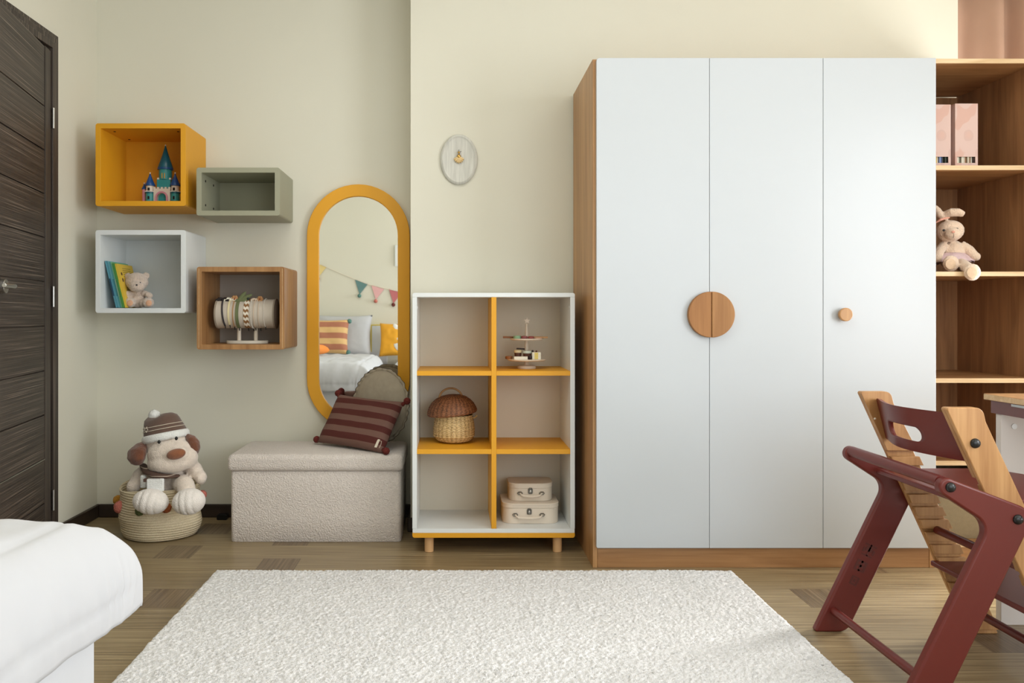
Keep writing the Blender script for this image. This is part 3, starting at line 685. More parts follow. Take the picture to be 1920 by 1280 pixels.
# ------------------------------------------------------------------ cushions on the ottoman
def cushion(w_, h_, t_, n=22, pin=.06, wr_=.0, seed=0, power=.42):
    b = B(); rows = []
    def P(u, v, s):
        k = max(0, (1-u**4))*max(0, (1-v**4)); th_ = t_/2*k**power
        x = u*w_/2*(1-pin*(1-v*v)*abs(u)); z = v*h_/2*(1-pin*(1-u*u)*abs(v))
        if wr_: th_ += wr_*noise.noise(Vector((u*2.3+seed, v*2.3, s*3)))*k + wr_*.4*noise.noise(Vector((u*6+seed, v*6, s*5)))*k
        return (x, s*th_, z)
    for s in (-1, 1):
        g = [[P(-1+2*i/n, -1+2*j/n, s) for i in range(n+1)] for j in range(n+1)]
        base = len(b.v)
        for r_ in g: b.v += r_
        for j in range(n):
            for i in range(n):
                q = (base+j*(n+1)+i, base+j*(n+1)+i+1, base+(j+1)*(n+1)+i+1, base+(j+1)*(n+1)+i); b.f.append(q if s < 0 else q[::-1])
    return b
def weld(o, d=.0004):
    bm = bmesh.new(); bm.from_mesh(o.data); bmesh.ops.remove_doubles(bm, verts=bm.verts[:], dist=d); bmesh.ops.recalc_face_normals(bm, faces=bm.faces[:]); bm.to_mesh(o.data); bm.free()
    return o
def frame_mat(origin, bx, up):
    bx = Vector(bx).normalized(); up = Vector(up); up = (up-bx*up.dot(bx)).normalized(); ny = up.cross(bx)
    return Matrix(((bx.x, ny.x, up.x, origin[0]), (bx.y, ny.y, up.y, origin[1]), (bx.z, ny.z, up.z, origin[2]), (0, 0, 0, 1)))
# round pillow
yaw = R(-37)
bxd = Vector((.80, -.60, 0)); nback = Vector((.6, .8, 0))
rp = thing('round_cushion', 'round greige linen cushion with a frilled dark-stitched edge leaning on the mirror', 'cushion',
           mat=frame_mat((-.353, 3.853, .580), bxd, Vector((0, 0, 1))+nback*.10))
b = B(); N = 64; rings = []
for s, rr_, yy_ in [(-1, .02, .036), (-1, .06, .035), (-1, .10, .031), (-1, .135, .023), (-1, .155, .012), (-1, .166, .002)]+[(1, .166, .002), (1, .155, .012), (1, .135, .023), (1, .10, .031), (1, .06, .035), (1, .02, .036)]:
    rings.append([(rr_*cos(2*pi*k/N), s*yy_*(1+.10*noise.noise(Vector((cos(2*pi*k/N)*2, sin(2*pi*k/N)*2, rr_*20)))), rr_*sin(2*pi*k/N)) for k in range(N)])
O('pillow', b.loft(rings), 'linen', rp, sharp=60)
fr_ = B(); rings = []; N = 220
for rr_, amp in ((.163, .001), (.172, .003), (.180, .004)):
    rings.append([((rr_+.0016*sin(17*a_+2*sin(3*a_)))*cos(a_), amp*sin(31*a_+1.2*sin(5*a_)), (rr_+.0016*sin(17*a_+2*sin(3*a_)))*sin(a_)) for a_ in [2*pi*k/N for k in range(N)]])
fb = B().loft(rings, cap=False)
fo = O('frill', fb, 'linen', rp, sharp=180, solid=.0012)
pts = [((.1805+.0016*sin(17*a_+2*sin(3*a_)))*cos(a_), .004*sin(31*a_+1.2*sin(5*a_)), (.1805+.0016*sin(17*a_+2*sin(3*a_)))*sin(a_)) for a_ in [2*pi*k/N for k in range(N+1)]]
O('stitched_rim', B().tube(pts, .0011, 6), 'darkthread', rp, label='dark stitched rim')
# striped cushion
BL = Vector((-.650, 3.835, .412)); BRr = Vector((-.303, 3.575, .402)); bd = (BRr-BL)
upv = Vector((0, 0, 1))*.19+nback*.125
cen = (BL+BRr)/2+upv.normalized()*.118+Vector((0, 0, .004))
sc_ = thing('striped_cushion', 'dark burgundy and taupe striped cushion with tasselled corners lying against the round one', 'cushion', mat=frame_mat(cen, bd, upv))
m_st = stripes('burgundy_taupe_stripes', 'z', .058, [(0, (84, 34, 28)), (.5, (118, 86, 76))], .0435)
weld(O('cover', cushion(.425, .262, .085, pin=.05, wr_=.008, seed=3), m_st, sc_, sharp=180))
for sx in (-1, 1):
    for sz in (-1, 1):
        q = Vector((sx*.222, 0, sz*.136 if sz > 0 else -.117)); 
        O('tassel', pom(tuple(q), .0165).tube([(sx*.202, 0, sz*.114), tuple(q)], [.010, .006], 8), 'pomred', sc_, sharp=180)
tg = O('label_tag', B().box(.172, .186, -.028, -.0265, -.118, -.078), 'cream', sc_, label='small white fabric tag')
O('tag_loop', B().tube([(.186, -.027, -.084), (.200, -.029, -.086), (.205, -.030, -.10), (.204, -.030, -.118)], .0009, 6), 'cream', tg)

# ------------------------------------------------------------------ rope basket with the plush dog
bc = Vector((-1.356, 3.705, 0))
bk = thing('rope_basket', 'cream coiled-rope floor basket with coloured pompoms holding the plush dog', 'basket', tuple(bc))
def bfn(a, r, z):
    sq = 1+.05*cos(2*a)
    k = z/.235
    r2 = r*(1+.05*sin(pi*k)*noise.noise(Vector((cos(a)*1.4, sin(a)*1.4, k*2.5+4)))*2)
    if k > .05: r2 *= 1-.035*max(0, cos(a-R(-20)))*math.exp(-((k-.42)/.10)**2)-.02*max(0, cos(a-R(-100)))*math.exp(-((k-.50)/.1)**2)
    return (r2*cos(a)*sq, r2*sin(a)*.96, z+(.010*sin(a*1.0+.6)+.006*sin(3*a) if k > .8 else 0)*max(0, (k-.8)/.2))
prof = [(.02, .001), (.13, .001), (.155, .006), (.168, .03), (.176, .06), (.180, .09), (.178, .12), (.174, .15), (.172, .18), (.172, .21), (.173, .232), (.1695, .2385), (.165, .232), (.163, .20), (.164, .15), (.165, .08), (.155, .02), (.02, .012)]
pp = []
for (r0, z0), (r1, z1) in zip(prof[:-1], prof[1:]):
    for k in range(3): pp.append((r0+(r1-r0)*k/3, z0+(z1-z0)*k/3))
pp.append(prof[-1])
O('basket_body', B().lathe(pp, tuple(bc), 72, fn=bfn), 'ropecotton', bk, sharp=180)
for nm, px, py, d, r_, m_ in (('p', 225, 950, 3.62, .0275, 'pompink'), ('p', 379.5, 927, 3.66, .020, 'pompink'), ('p', 221, 937, 3.74, .022, 'pommust'), ('p', 312, 952, 3.512, .022, 'pomrust'), ('p', 262, 958, 3.515, .020, 'pomgreen')):
    O('pompom', pom(tuple(at(px, py, d)), r_), m_, bk, sharp=180, label={'pompink': 'coral pompom', 'pommust': 'mustard pompom', 'pomrust': 'rust pompom', 'pomgreen': 'olive pompom'}[m_])
dg = thing('plush_dog', 'large cream plush dog with brown ears, knit hat and scarf sitting in the rope basket', 'soft toy', (bc.x+.03, bc.y, .04))
db = B(); A_ = at
# trunk
db.ell(A_(317, 905, 3.69), (.090, .085, .13)).ell(A_(318, 880, 3.69), (.080, .07, .08))
# head: cranium, wide muzzle
db.ell(A_(314, 832, 3.655), (.098, .082, .078), (0, -.18, 0)).ell(A_(318, 848, 3.61), (.100, .075, .066), (0, -.16, 0))
db.ell(A_(322, 866, 3.60), (.102, .080, .050), (0, -.12, 0)).ell(A_(330, 853, 3.57), (.060, .05, .046), (0, -.16, 0)).ell(A_(349, 858, 3.61), (.052, .060, .050))
db.ell(A_(300, 868, 3.61), (.055, .06, .050))
# arms
db.tube([A_(352, 872, 3.68), A_(366, 880, 3.66), A_(376, 895, 3.63)], [.038, .034, .026], 16).ell(A_(377, 895, 3.63), (.026, .03, .032))
db.ell(A_(357, 870, 3.68), (.036, .04, .04))
db.tube([A_(278, 880, 3.69), A_(262, 893, 3.66), A_(250, 913, 3.63)], [.036, .036, .028], 16).ell(A_(250, 912, 3.63), (.030, .03, .034))
# legs over the rim
db.tube([A_(300, 925, 3.63), A_(292, 926, 3.56), A_(284, 936, 3.50)], [.038, .036, .034], 16)
db.tube([A_(338, 905, 3.63), A_(348, 910, 3.55), A_(352, 926, 3.50)], [.042, .040, .036], 16)
dbody = blob(db, .0055, 6, .0015, 120)
db_o = O('body', dbody, 'plushcream', dg, sharp=180)
def paw(cx, cy, d, rx, rz, rot):
    E = Euler(rot).to_matrix(); C0 = Vector(A_(cx, cy, d)); b = B()
    def dent(q):
        k = 1.0
        if q.y < .35:
            for g0 in (-.42, 0, .42): k -= .085*math.exp(-((q.x-g0-.05*q.z)/.055)**2)*min(1, (.35-q.y))*(1 if q.z < .75 else .3)
        return k
    b.ell(tuple(C0), (rx, .060, rz), rot, nu=72, nv=44, fn=dent)
    return b
O('paw', paw(282.5, 940, 3.478, .077, .055, (-.15, .10, 0)), 'plushpaw', dg, sharp=180, label='white paw')
O('paw', paw(354, 940, 3.472, .071, .057, (-.15, -.15, 0)), 'plushpaw', dg, sharp=180, label='white paw')
def ear(pts, rads, fl):
    b = B().tube([A_(*p) for p in pts], rads, 20, fl); return blob(b, .004, 3, .002, 60)
O('ear', ear([(275, 829, 3.64), (266, 837, 3.625), (257, 849, 3.60), (255, 860, 3.59), (256, 868, 3.595)], [.014, .040, .056, .054, .036], .6), 'plushbrown', dg, sharp=180, label='brown floppy ear')
O('ear', ear([(350, 815, 3.65), (358, 822, 3.645), (364, 832, 3.64), (367, 842, 3.64), (367, 851, 3.645)], [.012, .027, .033, .028, .012], .7), 'plushbrown', dg, sharp=180, label='brown floppy ear')
O('nose', B().ell(A_(330.2, 851, 3.522), (.043, .020, .0235), (0, -.22, 0)), 'plushnose', dg, label='tan oval nose')
for px, py in ((298.3, 828.2), (330.6, 821.6)): O('eye', B().ell(A_(px, py, 3.548 if px < 310 else 3.552), (.0066, .0075, .0085), nu=14, nv=10), 'black', dg)
# hat
hE = Euler((-.10, -.20, 0)).to_matrix(); hcn = A_(311, 818, 3.655)
def hfn(a, r, z):
    q = Vector((r*cos(a)*(1+.03*sin(3*a+1)), r*sin(a)*.86, z+(.008*sin(2*a+2.4) if z > .06 else 0)))
    q.x -= max(0, z)*.12; return q
ht = O('hat', B().lathe([(.094, -.006), (.095, .02), (.090, .04), (.085, .055), (.080, .072), (.074, .086), (.060, .095), (.03, .097), (.004, .096)], tuple(hcn), 48, fn=hfn, E=hE), 'hatbrown', dg, sharp=180, label='brown knit hat')
O('hat_cuff', B().lathe([(.090, -.014), (.100, -.017), (.106, -.006), (.106, .008), (.100, .017), (.092, .018), (.088, .0)], tuple(hcn), 48, fn=lambda a, r, z: (r*cos(a), r*sin(a)*.88, z), E=hE), 'hatwhite', ht, sharp=180, label='white fleece cuff')
for zz, rr_ in ((.036, .0925), (.052, .0875)):
    path = [tuple(hcn+hE @ Vector(hfn(a_, rr_+.0015, zz))) for a_ in [2*pi*k/60 for k in range(61)]]
    O('hat_line', B().tube(path, .0013, 6), 'cream', ht, label='cream hat line')
sp = []
for k in range(11):
    a_ = -pi/2+2*pi*k/10; r_ = .014 if k % 2 == 0 else .0065
    ca = R(-122); base_ = hfn(ca, .0925, .046); sp.append(tuple(hcn+hE @ (Vector(base_)+Vector((r_*cos(a_)*.85, -.004+r_*cos(a_)*-.5*.8, r_*sin(a_))))))
O('hat_star', B().tube(sp, .0011, 6), 'cream', ht, label='cream star outline')
O('hat_pompom', pom(tuple(hcn+hE @ Vector((-.040, .01, .104))), .027), 'hatwhite', ht, sharp=180, label='white pompom')
# scarf
m_sc = stripes('scarf_stripes', 'z', .022, [(0, (88, 66, 56)), (.80, (88, 66, 56)), (.9, (206, 190, 172))], .0)
scf = O('scarf', B().tube([A_(268, 872, 3.67), A_(276, 884, 3.59), A_(292, 891, 3.545), A_(312, 893, 3.54), A_(335, 892, 3.59)], [.016, .022, .022, .016, .012], 14, .6).prism(rpoly([tuple(A_(277, 893, 3.56).xz), tuple(A_(309, 893, 3.56).xz), tuple(A_(309, 899, 3.56).xz), tuple(A_(277, 899, 3.56).xz)], .003), 'y', 3.508, 3.524), m_sc, dg, sharp=60, label='brown striped scarf')
def soft(px0, px1, py0, py1, d, t_): 
    a_, b_ = A_(px0, py1, d), A_(px1, py0, d); return B().prism(rrect(a_.x, b_.x, a_.z, b_.z, .006, 4), 'y', d-t_, d)
O('scarf_end', soft(276.5, 309, 896, 920, 3.522, .016), 'hatwhite', scf, bevel=.006, seg=3, label='white fleece scarf end')
O('scarf_end', soft(265, 275, 890, 914, 3.585, .016), 'hatwhite', scf, bevel=.005, seg=3, label='white fleece scarf end')

# ------------------------------------------------------------------ small black item by the wall
O('floor_gadget', B().prism(rrect(-1.170, -1.120, .0, .026, .006), 'y', 3.955, 3.99).cyl((-1.165, 3.96, .004), (-1.135, 3.975, .02), .004), 'black', label='small black item on the floor by the baseboard, half behind the ottoman', cat='small item', loc=(-1.145, 3.97, 0), bevel=.001)

# ------------------------------------------------------------------ mushroom basket
mz = .4457; mcx = Vector((.003, 3.585, mz))
mb = thing('mushroom_basket', 'mushroom-shaped wicker basket with a brown domed lid on the middle left shelf', 'basket', tuple(mcx))
def wv(rf, ribs=26, amp=.0016, pitch=.0042):
    def fn(a, r, z):
        if rf == 'cap': s = r
        k = 1 if int(z/pitch) % 2 else -1
        r2 = r+amp*k*cos(ribs*a)+amp*.5*sin(2*pi*z/pitch)
        return (r2*cos(a), r2*sin(a), z)
    return fn
def interp(pts, step):
    o = []
    for (r0, z0), (r1, z1) in zip(pts[:-1], pts[1:]):
        n = max(1, int(sqrt((r1-r0)**2+(z1-z0)**2)/step)); o += [(r0+(r1-r0)*k/n, z0+(z1-z0)*k/n) for k in range(n)]
    return o+[pts[-1]]
O('basket_body', B().lathe(interp([(.01, .0022), (.055, .0022), (.072, .008), (.084, .02), (.0915, .038), (.092, .06), (.089, .085), (.085, .108), (.083, .124), (.079, .124), (.079, .11), (.01, .10)], .0021), tuple(mcx), 120, fn=wv('b')), 'wickerlight', mb, sharp=180)
O('basket_band', B().lathe([(.0915, .028), (.0945, .031), (.0915, .034)], tuple(mcx), 60), 'wickerlight', mb)
cE = Euler((.02, -.10, 0)).to_matrix(); cc = mcx+Vector((-.008, 0, .127))
cap = O('lid', B().lathe(interp([(.01, .0), (.095, -.002), (.108, .0), (.112, .007), (.109, .020), (.101, .038), (.088, .055), (.070, .070), (.048, .080), (.022, .085), (.003, .086)], .0021), tuple(cc), 120, fn=wv('b', 30, .0014), E=cE), 'wickerbrown', mb, sharp=180, label='brown domed wicker lid')
hp = [tuple(cc+cE @ Vector((.052*cos(a_), 0, .066+.048*sin(a_)))) for a_ in [pi*k/16 for k in range(17)]]
O('handle', B().tube(hp, .0045, 10), 'cane', cap, label='bent cane handle')
O('clasp', B().tube([mcx+Vector((.080, -.02, .110)), mcx+Vector((.094, -.022, .112)), mcx+Vector((.098, -.022, .118))], .0035, 8).ell(mcx+Vector((.099, -.022, .119)), .005, nu=10, nv=8), 'wickerlight', mb)

# ------------------------------------------------------------------ toy suitcases
def dcase(name, label, x0, x1, y0, y1, z0, z1, lidh, hx0, hx1, hzc, lx, lz, dots):
    r = thing(name, label, 'toy suitcase', ((x0+x1)/2, (y0+y1)/2, z0), group='stacked toy suitcases')
    rad = [.02, .02, .055, .055]
    def outl(e): return rpoly([(x0-e, y1+e), (x1+e, y1+e), (x1+e, y0-e), (x0-e, y0-e)][::-1], [.050, .050, .02, .02], 8)
    O('case', B().prism(outl(-.0015), 'z', z0, z1-lidh), 'suitcase', r, bevel=.0015)
    ld = O('lid', B().prism(outl(0), 'z', z1-lidh, z1).prism(outl(.0008), 'z', z1-.004, z1-.001).prism(outl(.0008), 'z', z1-lidh+.001, z1-lidh+.003), 'suitcase', r, bevel=.0012)
    if dots:
        b = B()
        for k in range(34):
            xx = x0+.046+(x1-x0-.092)*k/33
            for zz in (z1-.0085, z1-lidh+.006): b.ell((xx, y0-.0003, zz), (.0009, .0006, .0009), nu=6, nv=4)
        O('stitching', b, flat('stitch_grey', (150, 140, 128)), ld)
    lt = O('latch', B().prism(rrect(lx-.0105, lx+.0105, lz-.013, lz+.011, .005), 'y', y0-.003, y0).tube([(lx-.006, y0-.004, lz+.002), (lx-.005, y0-.005, lz+.014), (lx+.005, y0-.005, lz+.014), (lx+.006, y0-.004, lz+.002)], .0014, 6), 'darkmetal', r, bevel=.0008)
    O('latch_knob', B().ell((lx, y0-.0045, lz-.002), (.0045, .002, .007), nu=10, nv=8), 'metal', lt)
    hd_ = O('handle', B().tube([(hx0, y0-.003, hzc+.004), (hx0+.005, y0-.010, hzc-.002), (hx0+.014, y0-.013, hzc-.007), ((hx0+hx1)/2, y0-.014, hzc-.009), (hx1-.014, y0-.013, hzc-.007), (hx1-.005, y0-.010, hzc-.002), (hx1, y0-.003, hzc+.004)], [.003, .0035, .0056, .006, .0056, .0035, .003], 10), 'suitcase', r, label='cream carrying handle')
    for hh in (hx0, hx1):
        O('handle_mount', B().tube([(hh-.011, y0-.002, hzc+.003), (hh-.006, y0-.005, hzc+.009), (hh+.006, y0-.005, hzc+.009), (hh+.011, y0-.002, hzc+.003), (hh+.006, y0-.005, hzc-.003), (hh-.006, y0-.005, hzc-.003), (hh-.011, y0-.002, hzc+.003)], .0020, 6).cyl((hh, y0-.002, hzc+.004), (hh, y0, hzc+.004), .0045, n=12), 'darkmetal', hd_)
    return r
dcase('toy_suitcase', 'larger cream toy suitcase with stitched lid, under the smaller one', .2125, .4615, 3.468, 3.665, .1089, .1966, .020, .268, .385, .146, .329, .163, True)
dcase('toy_suitcase', 'smaller cream toy suitcase on top of the larger one', .2435, .4395, 3.510, 3.655, .1974, .275, .022, .292, .388, .230, .338, .243, False)

# ------------------------------------------------------------------ toy cake stand
kz = .777; kc_ = Vector((.3254, 3.555, kz)); cwht = flat('stand_cream', (226, 212, 196), .5)
ck = thing('toy_cake_stand', 'two-tier cream wooden toy cake stand with a star finial on the top right shelf', 'cake stand', tuple(kc_))
O('base', B().lathe([(.003, 0), (.040, 0), (.041, .004), (.040, .011), (.036, .014), (.012, .016), (.010, .034), (.003, .034)], tuple(kc_), 40), cwht, ck)
PZ1, PZ2 = .0405, .1315
O('plate', B().lathe([(.003, PZ1-.006), (.080, PZ1-.006), (.0855, PZ1-.002), (.0855, PZ1+.002), (.083, PZ1+.002), (.003, PZ1+.001)], tuple(kc_), 48), cwht, ck)
O('stem', B().lathe([(.008, PZ1+.001), (.0085, PZ1+.03), (.0085, PZ2-.006)], tuple(kc_), 20), cwht, ck)
O('plate', B().lathe([(.003, PZ2-.006), (.068, PZ2-.006), (.0735, PZ2-.002), (.0735, PZ2+.002), (.071, PZ2+.002), (.003, PZ2+.001)], tuple(kc_), 48), cwht, ck)
O('stem', B().lathe([(.008, PZ2+.001), (.0085, PZ2+.02), (.006, PZ2+.045), (.0035, PZ2+.066)], tuple(kc_), 20), cwht, ck)
stp = [((.0165 if k % 2 == 0 else .008)*cos(pi/2+pi*k/5), (.0165 if k % 2 == 0 else .008)*sin(pi/2+pi*k/5)) for k in range(10)]
O('star', B().prism([(kc_.x+.001+a_, kz+PZ2+.080+b_) for a_, b_ in stp], 'y', kc_.y-.004, kc_.y+.004), cwht, ck, bevel=.0015, label='star finial')
p1, p2 = kz+PZ1+.0022, kz+PZ2+.0022
brn = flat('chocolate', (84, 46, 32)); dkb = flat('dark_choc', (44, 26, 24)); icg = flat('icing', (232, 228, 212)); ylw = flat('sponge', (226, 206, 120)); grn = flat('mint', (140, 176, 140)); mve = flat('mauve_macaron', (140, 76, 78)); tnw = flat('biscuit', (196, 150, 104)); mrn = flat('cherry', (92, 26, 30))
def food(name, label, cat, loc, parts):
    r = thing(name, label, cat, loc, group='toy pastries on the cake stand')
    for nm, b, m_ in parts: O(nm, b, m_, r, bevel=.0006)
kx, ky = kc_.x, kc_.y
food('toy_cake_slice', 'white iced toy cake bar at the front left of the lower plate', 'toy food', (kx-.03, ky-.055, p1), [('icing', B().box(kx-.060, kx-.001, ky-.066, ky-.046, p1, p1+.013), icg)])
food('toy_cupcake', 'brown toy cupcake with a pale mint top on the lower plate', 'toy food', (kx-.0, ky-.028, p1), [('cup', B().cyl((kx+.0, ky-.028, p1), (kx, ky-.028, p1+.026), .015, .0185, 20), brn), ('topping', B().lathe([(.0195, .026), (.020, .030), (.019, .036), (.003, .038)], (kx, ky-.028, p1), 20), flat('pale_mint', (204, 214, 200)))])
food('toy_cupcake', 'chocolate toy cupcake with a cream top and a dark stick, left on the lower plate', 'toy food', (kx-.042, ky-.018, p1), [('cup', B().cyl((kx-.040, ky-.018, p1), (kx-.040, ky-.018, p1+.028), .013, .016, 20), brn), ('topping', B().lathe([(.0165, .028), (.017, .034), (.016, .039), (.003, .041)], (kx-.040, ky-.018, p1), 20), flat('cream_top', (222, 204, 160))), ('stick', B().cyl((kx-.046, ky-.016, p1+.046), (kx-.010, ky-.012, p1+.044), .0032, n=10), dkb)])
food('toy_cake_slice', 'layered white and yellow toy cake slice at the right of the lower plate', 'toy food', (kx+.039, ky-.045, p1),
     [('cake', B().box(kx+.020, kx+.058, ky-.052, ky-.012, p1, p1+.031), icg), ('sponge_layer', B().box(kx+.030, kx+.046, ky-.0527, ky-.0522, p1+.001, p1+.030), ylw), ('berry', B().ell((kx+.024, ky-.03, p1+.035), .005, nu=10, nv=8), dkb), ('berry', B().ell((kx+.040, ky-.035, p1+.0345), .0045, nu=10, nv=8), brn)])
food('toy_biscuit', 'brown toy biscuit at the left rim of the lower plate', 'toy food', (kx-.074, ky-.01, p1), [('biscuit', B().prism([(kx-.079+.016*cos(a_*pi/10), ky-.006+.016*sin(a_*pi/10)) for a_ in range(20)], 'z', p1, p1+.012), flat('toffee', (150, 92, 48)))])
food('toy_truffle', 'dark toy truffle between the cupcakes and the cake slice', 'toy food', (kx+.012, ky-.05, p1), [('truffle', B().ell((kx+.0105, ky-.055, p1+.0095), (.0085, .0085, .0095), nu=14, nv=10), dkb)])
food('toy_macaron', 'mint green toy macaron on the upper plate', 'toy food', (kx-.045, ky-.03, p2), [('shell', B().lathe([(.003, 0), (.0165, 0), (.018, .005), (.0165, .012), (.003, .013)], (kx-.044, ky-.032, p2), 24), grn)])
food('toy_macaron', 'dark mauve toy macaron at the middle of the upper plate', 'toy food', (kx-.018, ky-.045, p2), [('shell', B().lathe([(.003, 0), (.013, 0), (.0145, .005), (.013, .011), (.003, .012)], (kx-.014, ky-.046, p2), 24), mve)])
food('toy_macaron', 'reddish mauve toy macaron right of the darker one', 'toy food', (kx+.012, ky-.045, p2), [('shell', B().lathe([(.003, 0), (.0125, 0), (.014, .005), (.0125, .010), (.003, .011)], (kx+.015, ky-.044, p2), 24), flat('red_mauve', (150, 72, 66)))])
food('toy_biscuit', 'flat pinkish toy biscuit on the right of the upper plate', 'toy food', (kx+.042, ky-.03, p2), [('biscuit', B().prism([(kx+.046+.017*cos(a_*pi/10), ky-.034+.014*sin(a_*pi/10)) for a_ in range(20)], 'z', p2, p2+.005), flat('pinkish', (206, 160, 130)))])
food('toy_wafer_stick', 'brown toy wafer stick jutting over the left of the upper plate', 'toy food', (kx-.07, ky-.0, p2), [('wafer', B().cyl((kx-.105, ky-.004, p2+.005), (kx-.020, ky-.002, p2+.0045), .0042, n=12), flat('wafer', (146, 96, 62)))])
food('toy_wafer_stick', 'tan toy wafer stick jutting over the right of the upper plate', 'toy food', (kx+.06, ky-.0, p2), [('wafer', B().cyl((kx+.018, ky-.006, p2+.0045), (kx+.093, ky-.012, p2+.0045), .0042, n=12), tnw)])

# ------------------------------------------------------------------ rug
def rug():
    x0, x1, y0, y1 = -.932, 1.092, 1.62, 3.128; st = .0042; nx = int((x1-x0)/st); ny = int((y1-y0)/st)
    rn = random.Random(3); v = []; f = []
    for j in range(ny+1):
        for i in range(nx+1):
            x = x0+(x1-x0)*i/nx; y = y0+(y1-y0)*j/ny
            e = min(x-x0, x1-x, y-y0, y1-y)
            rd = min(e/.016, 1)
            h = .017*sqrt(max(0, 1-(1-rd)**2))+(.0070*rn.random()+.0016*noise.noise(Vector((x*40, y*40, 0)))+.002*noise.noise(Vector((x*5, y*5, 3))))*(.3+.7*rd)
            if rd == 0: h = .0006
            v.append((x+rn.uniform(-.0016, .0016)+(.003*noise.noise(Vector((x*30, y*30, 7))) if e < .02 else 0)-.020*((3.128-y)/2)*(1 if x > .5 and False else 0), y+rn.uniform(-.0016, .0016)+(.003*noise.noise(Vector((x*30, y*30, 9))) if e < .02 else 0), max(h, .0005)))
    for j in range(ny):
        for i in range(nx): a = j*(nx+1)+i; f.append((a, a+1, a+nx+2, a+nx+1))
    b = B(); b.v = v; b.f = f
    O('area_rug', b, 'rug', label='large off-white shaggy rug on the parquet in front of the wardrobe', cat='rug', loc=(.08, 2.0, 0), sharp=180)
rug()

# ------------------------------------------------------------------ bed with duvet (left foreground)
bed = thing('bed', 'low white panel-sided bed with its foot end towards the cube shelves', 'bed', (-1.22, .55, 0))
O('side_rail', B().box(-.72, -.700, -.46, 1.56, .02, .425), 'bedwhite', bed, bevel=.002)
O('side_rail', B().box(-1.74, -1.72, -.46, 1.56, .02, .45), 'bedwhite', bed, bevel=.002)
O('footboard', B().box(-1.72, -.72, 1.54, 1.56, .02, .45), 'bedwhite', bed, bevel=.002)
O('headboard', B().box(-1.74, -.700, -.49, -.46, .0, .62), 'bedwhite', bed, bevel=.002)
O('mattress', B().prism(rrect(-1.715, -.750, -.455, 1.515, .05, 6), 'z', .10, .535), paint('mattress_cotton', (236, 236, 238), .9, .01), bed, bevel=.03, seg=3)
def duvet(name, label, x0, x1, y0, y1, ztop, zhem, rx, over, seed, mat='duvet', flare=0, NS=30, st_=.014):
    """x0..x1,y0..y1 = flat top; 'over' = horizontal overhang (left,right,near,far), zero = stops there"""
    L = .13+(ztop-zhem)*.75
    def axis_(a, b_, lo, hi):
        out = []
        if lo: out += [(a, -L*(1-k/NS)) for k in range(NS)]
        m_ = max(2, int((b_-a)/st_)); out += [(a+(b_-a)*k/m_, 0) for k in range(m_+1)]
        if hi: out += [(b_, L*(k+1)/NS) for k in range(NS)]
        return out
    AX = axis_(x0, x1, over[0], over[1]); AY = axis_(y0, y1, over[2], over[3]); b = B()
    for j, (y, b_) in enumerate(AY):
        for i, (x, a_) in enumerate(AX):
            mx = max(abs(a_), abs(b_), 1e-9); e = 0 if mx < 1e-8 else mx
            ux, uy = a_/mx, b_/mx
            ovx = over[1] if a_ > 0 else over[0]; ovy = over[3] if b_ > 0 else over[2]
            if a_ > 0 and flare: ovx += flare*max(0, min(1, (y-(y1-.22))/.22))**2
            q = min(e/L, 1.1); hx_ = sin(min(q*1.2, 1)*pi/2); dz_ = (ztop-zhem)*(1-cos(min(q, 1)*pi/2))**.95
            X = x+ux*hx_*ovx; Y = y+uy*hx_*ovy; Z = ztop-dz_
            s = x+a_; t_ = y+b_
            p = Vector((s*3.1+seed, t_*3.1, 0))
            fold = .012*noise.noise(p)+.006*noise.noise(p*2.7)
            edge = min(1, e/L)
            along = t_ if abs(a_) > abs(b_) else s
            # soft wrinkles that run down towards the hem and gather at the seam
            wr_ = noise.noise(Vector((along*15+seed, e*5, 1)))*.5+abs(noise.noise(Vector((along*13, e*3+seed, 4))))*-1.6
            g = math.exp(-((q-.80)/.10)**2)
            gath = .0045*g*sin(along*150+4*noise.noise(Vector((along*14, 2, seed))))
            out_ = .014*wr_*edge*(1-.5*edge)+gath+.006*edge**2*sin(along*17+2*seed)
            if abs(q-.84) < .018: out_ -= .005
            qs = .009*math.exp(-(((s*3.3+seed) % 1-.5)/.03)**2)
            Z += (fold-qs)*(1-edge*.6)+.010+.006*noise.noise(Vector((s*11, t_*9, seed)))*(1-edge)-.016*abs(noise.noise(Vector((s*10+t_*3, t_*5, seed+3))))*(1-edge*.5)
            ck = 4*max(0, abs(a_)/L-.4)*max(0, abs(b_)/L-.4); out_ *= max(0, 1-ck*2)
            X += ux*out_; Y += uy*out_; Z += out_*(1-edge)*.8
            b.v.append((X, Y, Z))
    nx = len(AX)
    for j in range(len(AY)-1):
        for i in range(nx-1): k = j*nx+i; b.f.append((k, k+1, k+nx+1, k+nx))
    o = O(name, b, mat, label=label, cat='duvet', loc=((x0+x1)/2, (y0+y1)/2, zhem), sharp=180, solid=.012)
    q_ = o.modifiers.new('smooth', 'SMOOTH'); q_.iterations = 3; q_.factor = .5
    return o
duvet('duvet', 'thick white duvet draped over the foot and side of the bed', -1.66, -.80, .10, 1.515, .620, .400, .1, (0, .116, 0, .150), 2.0, flare=.040)
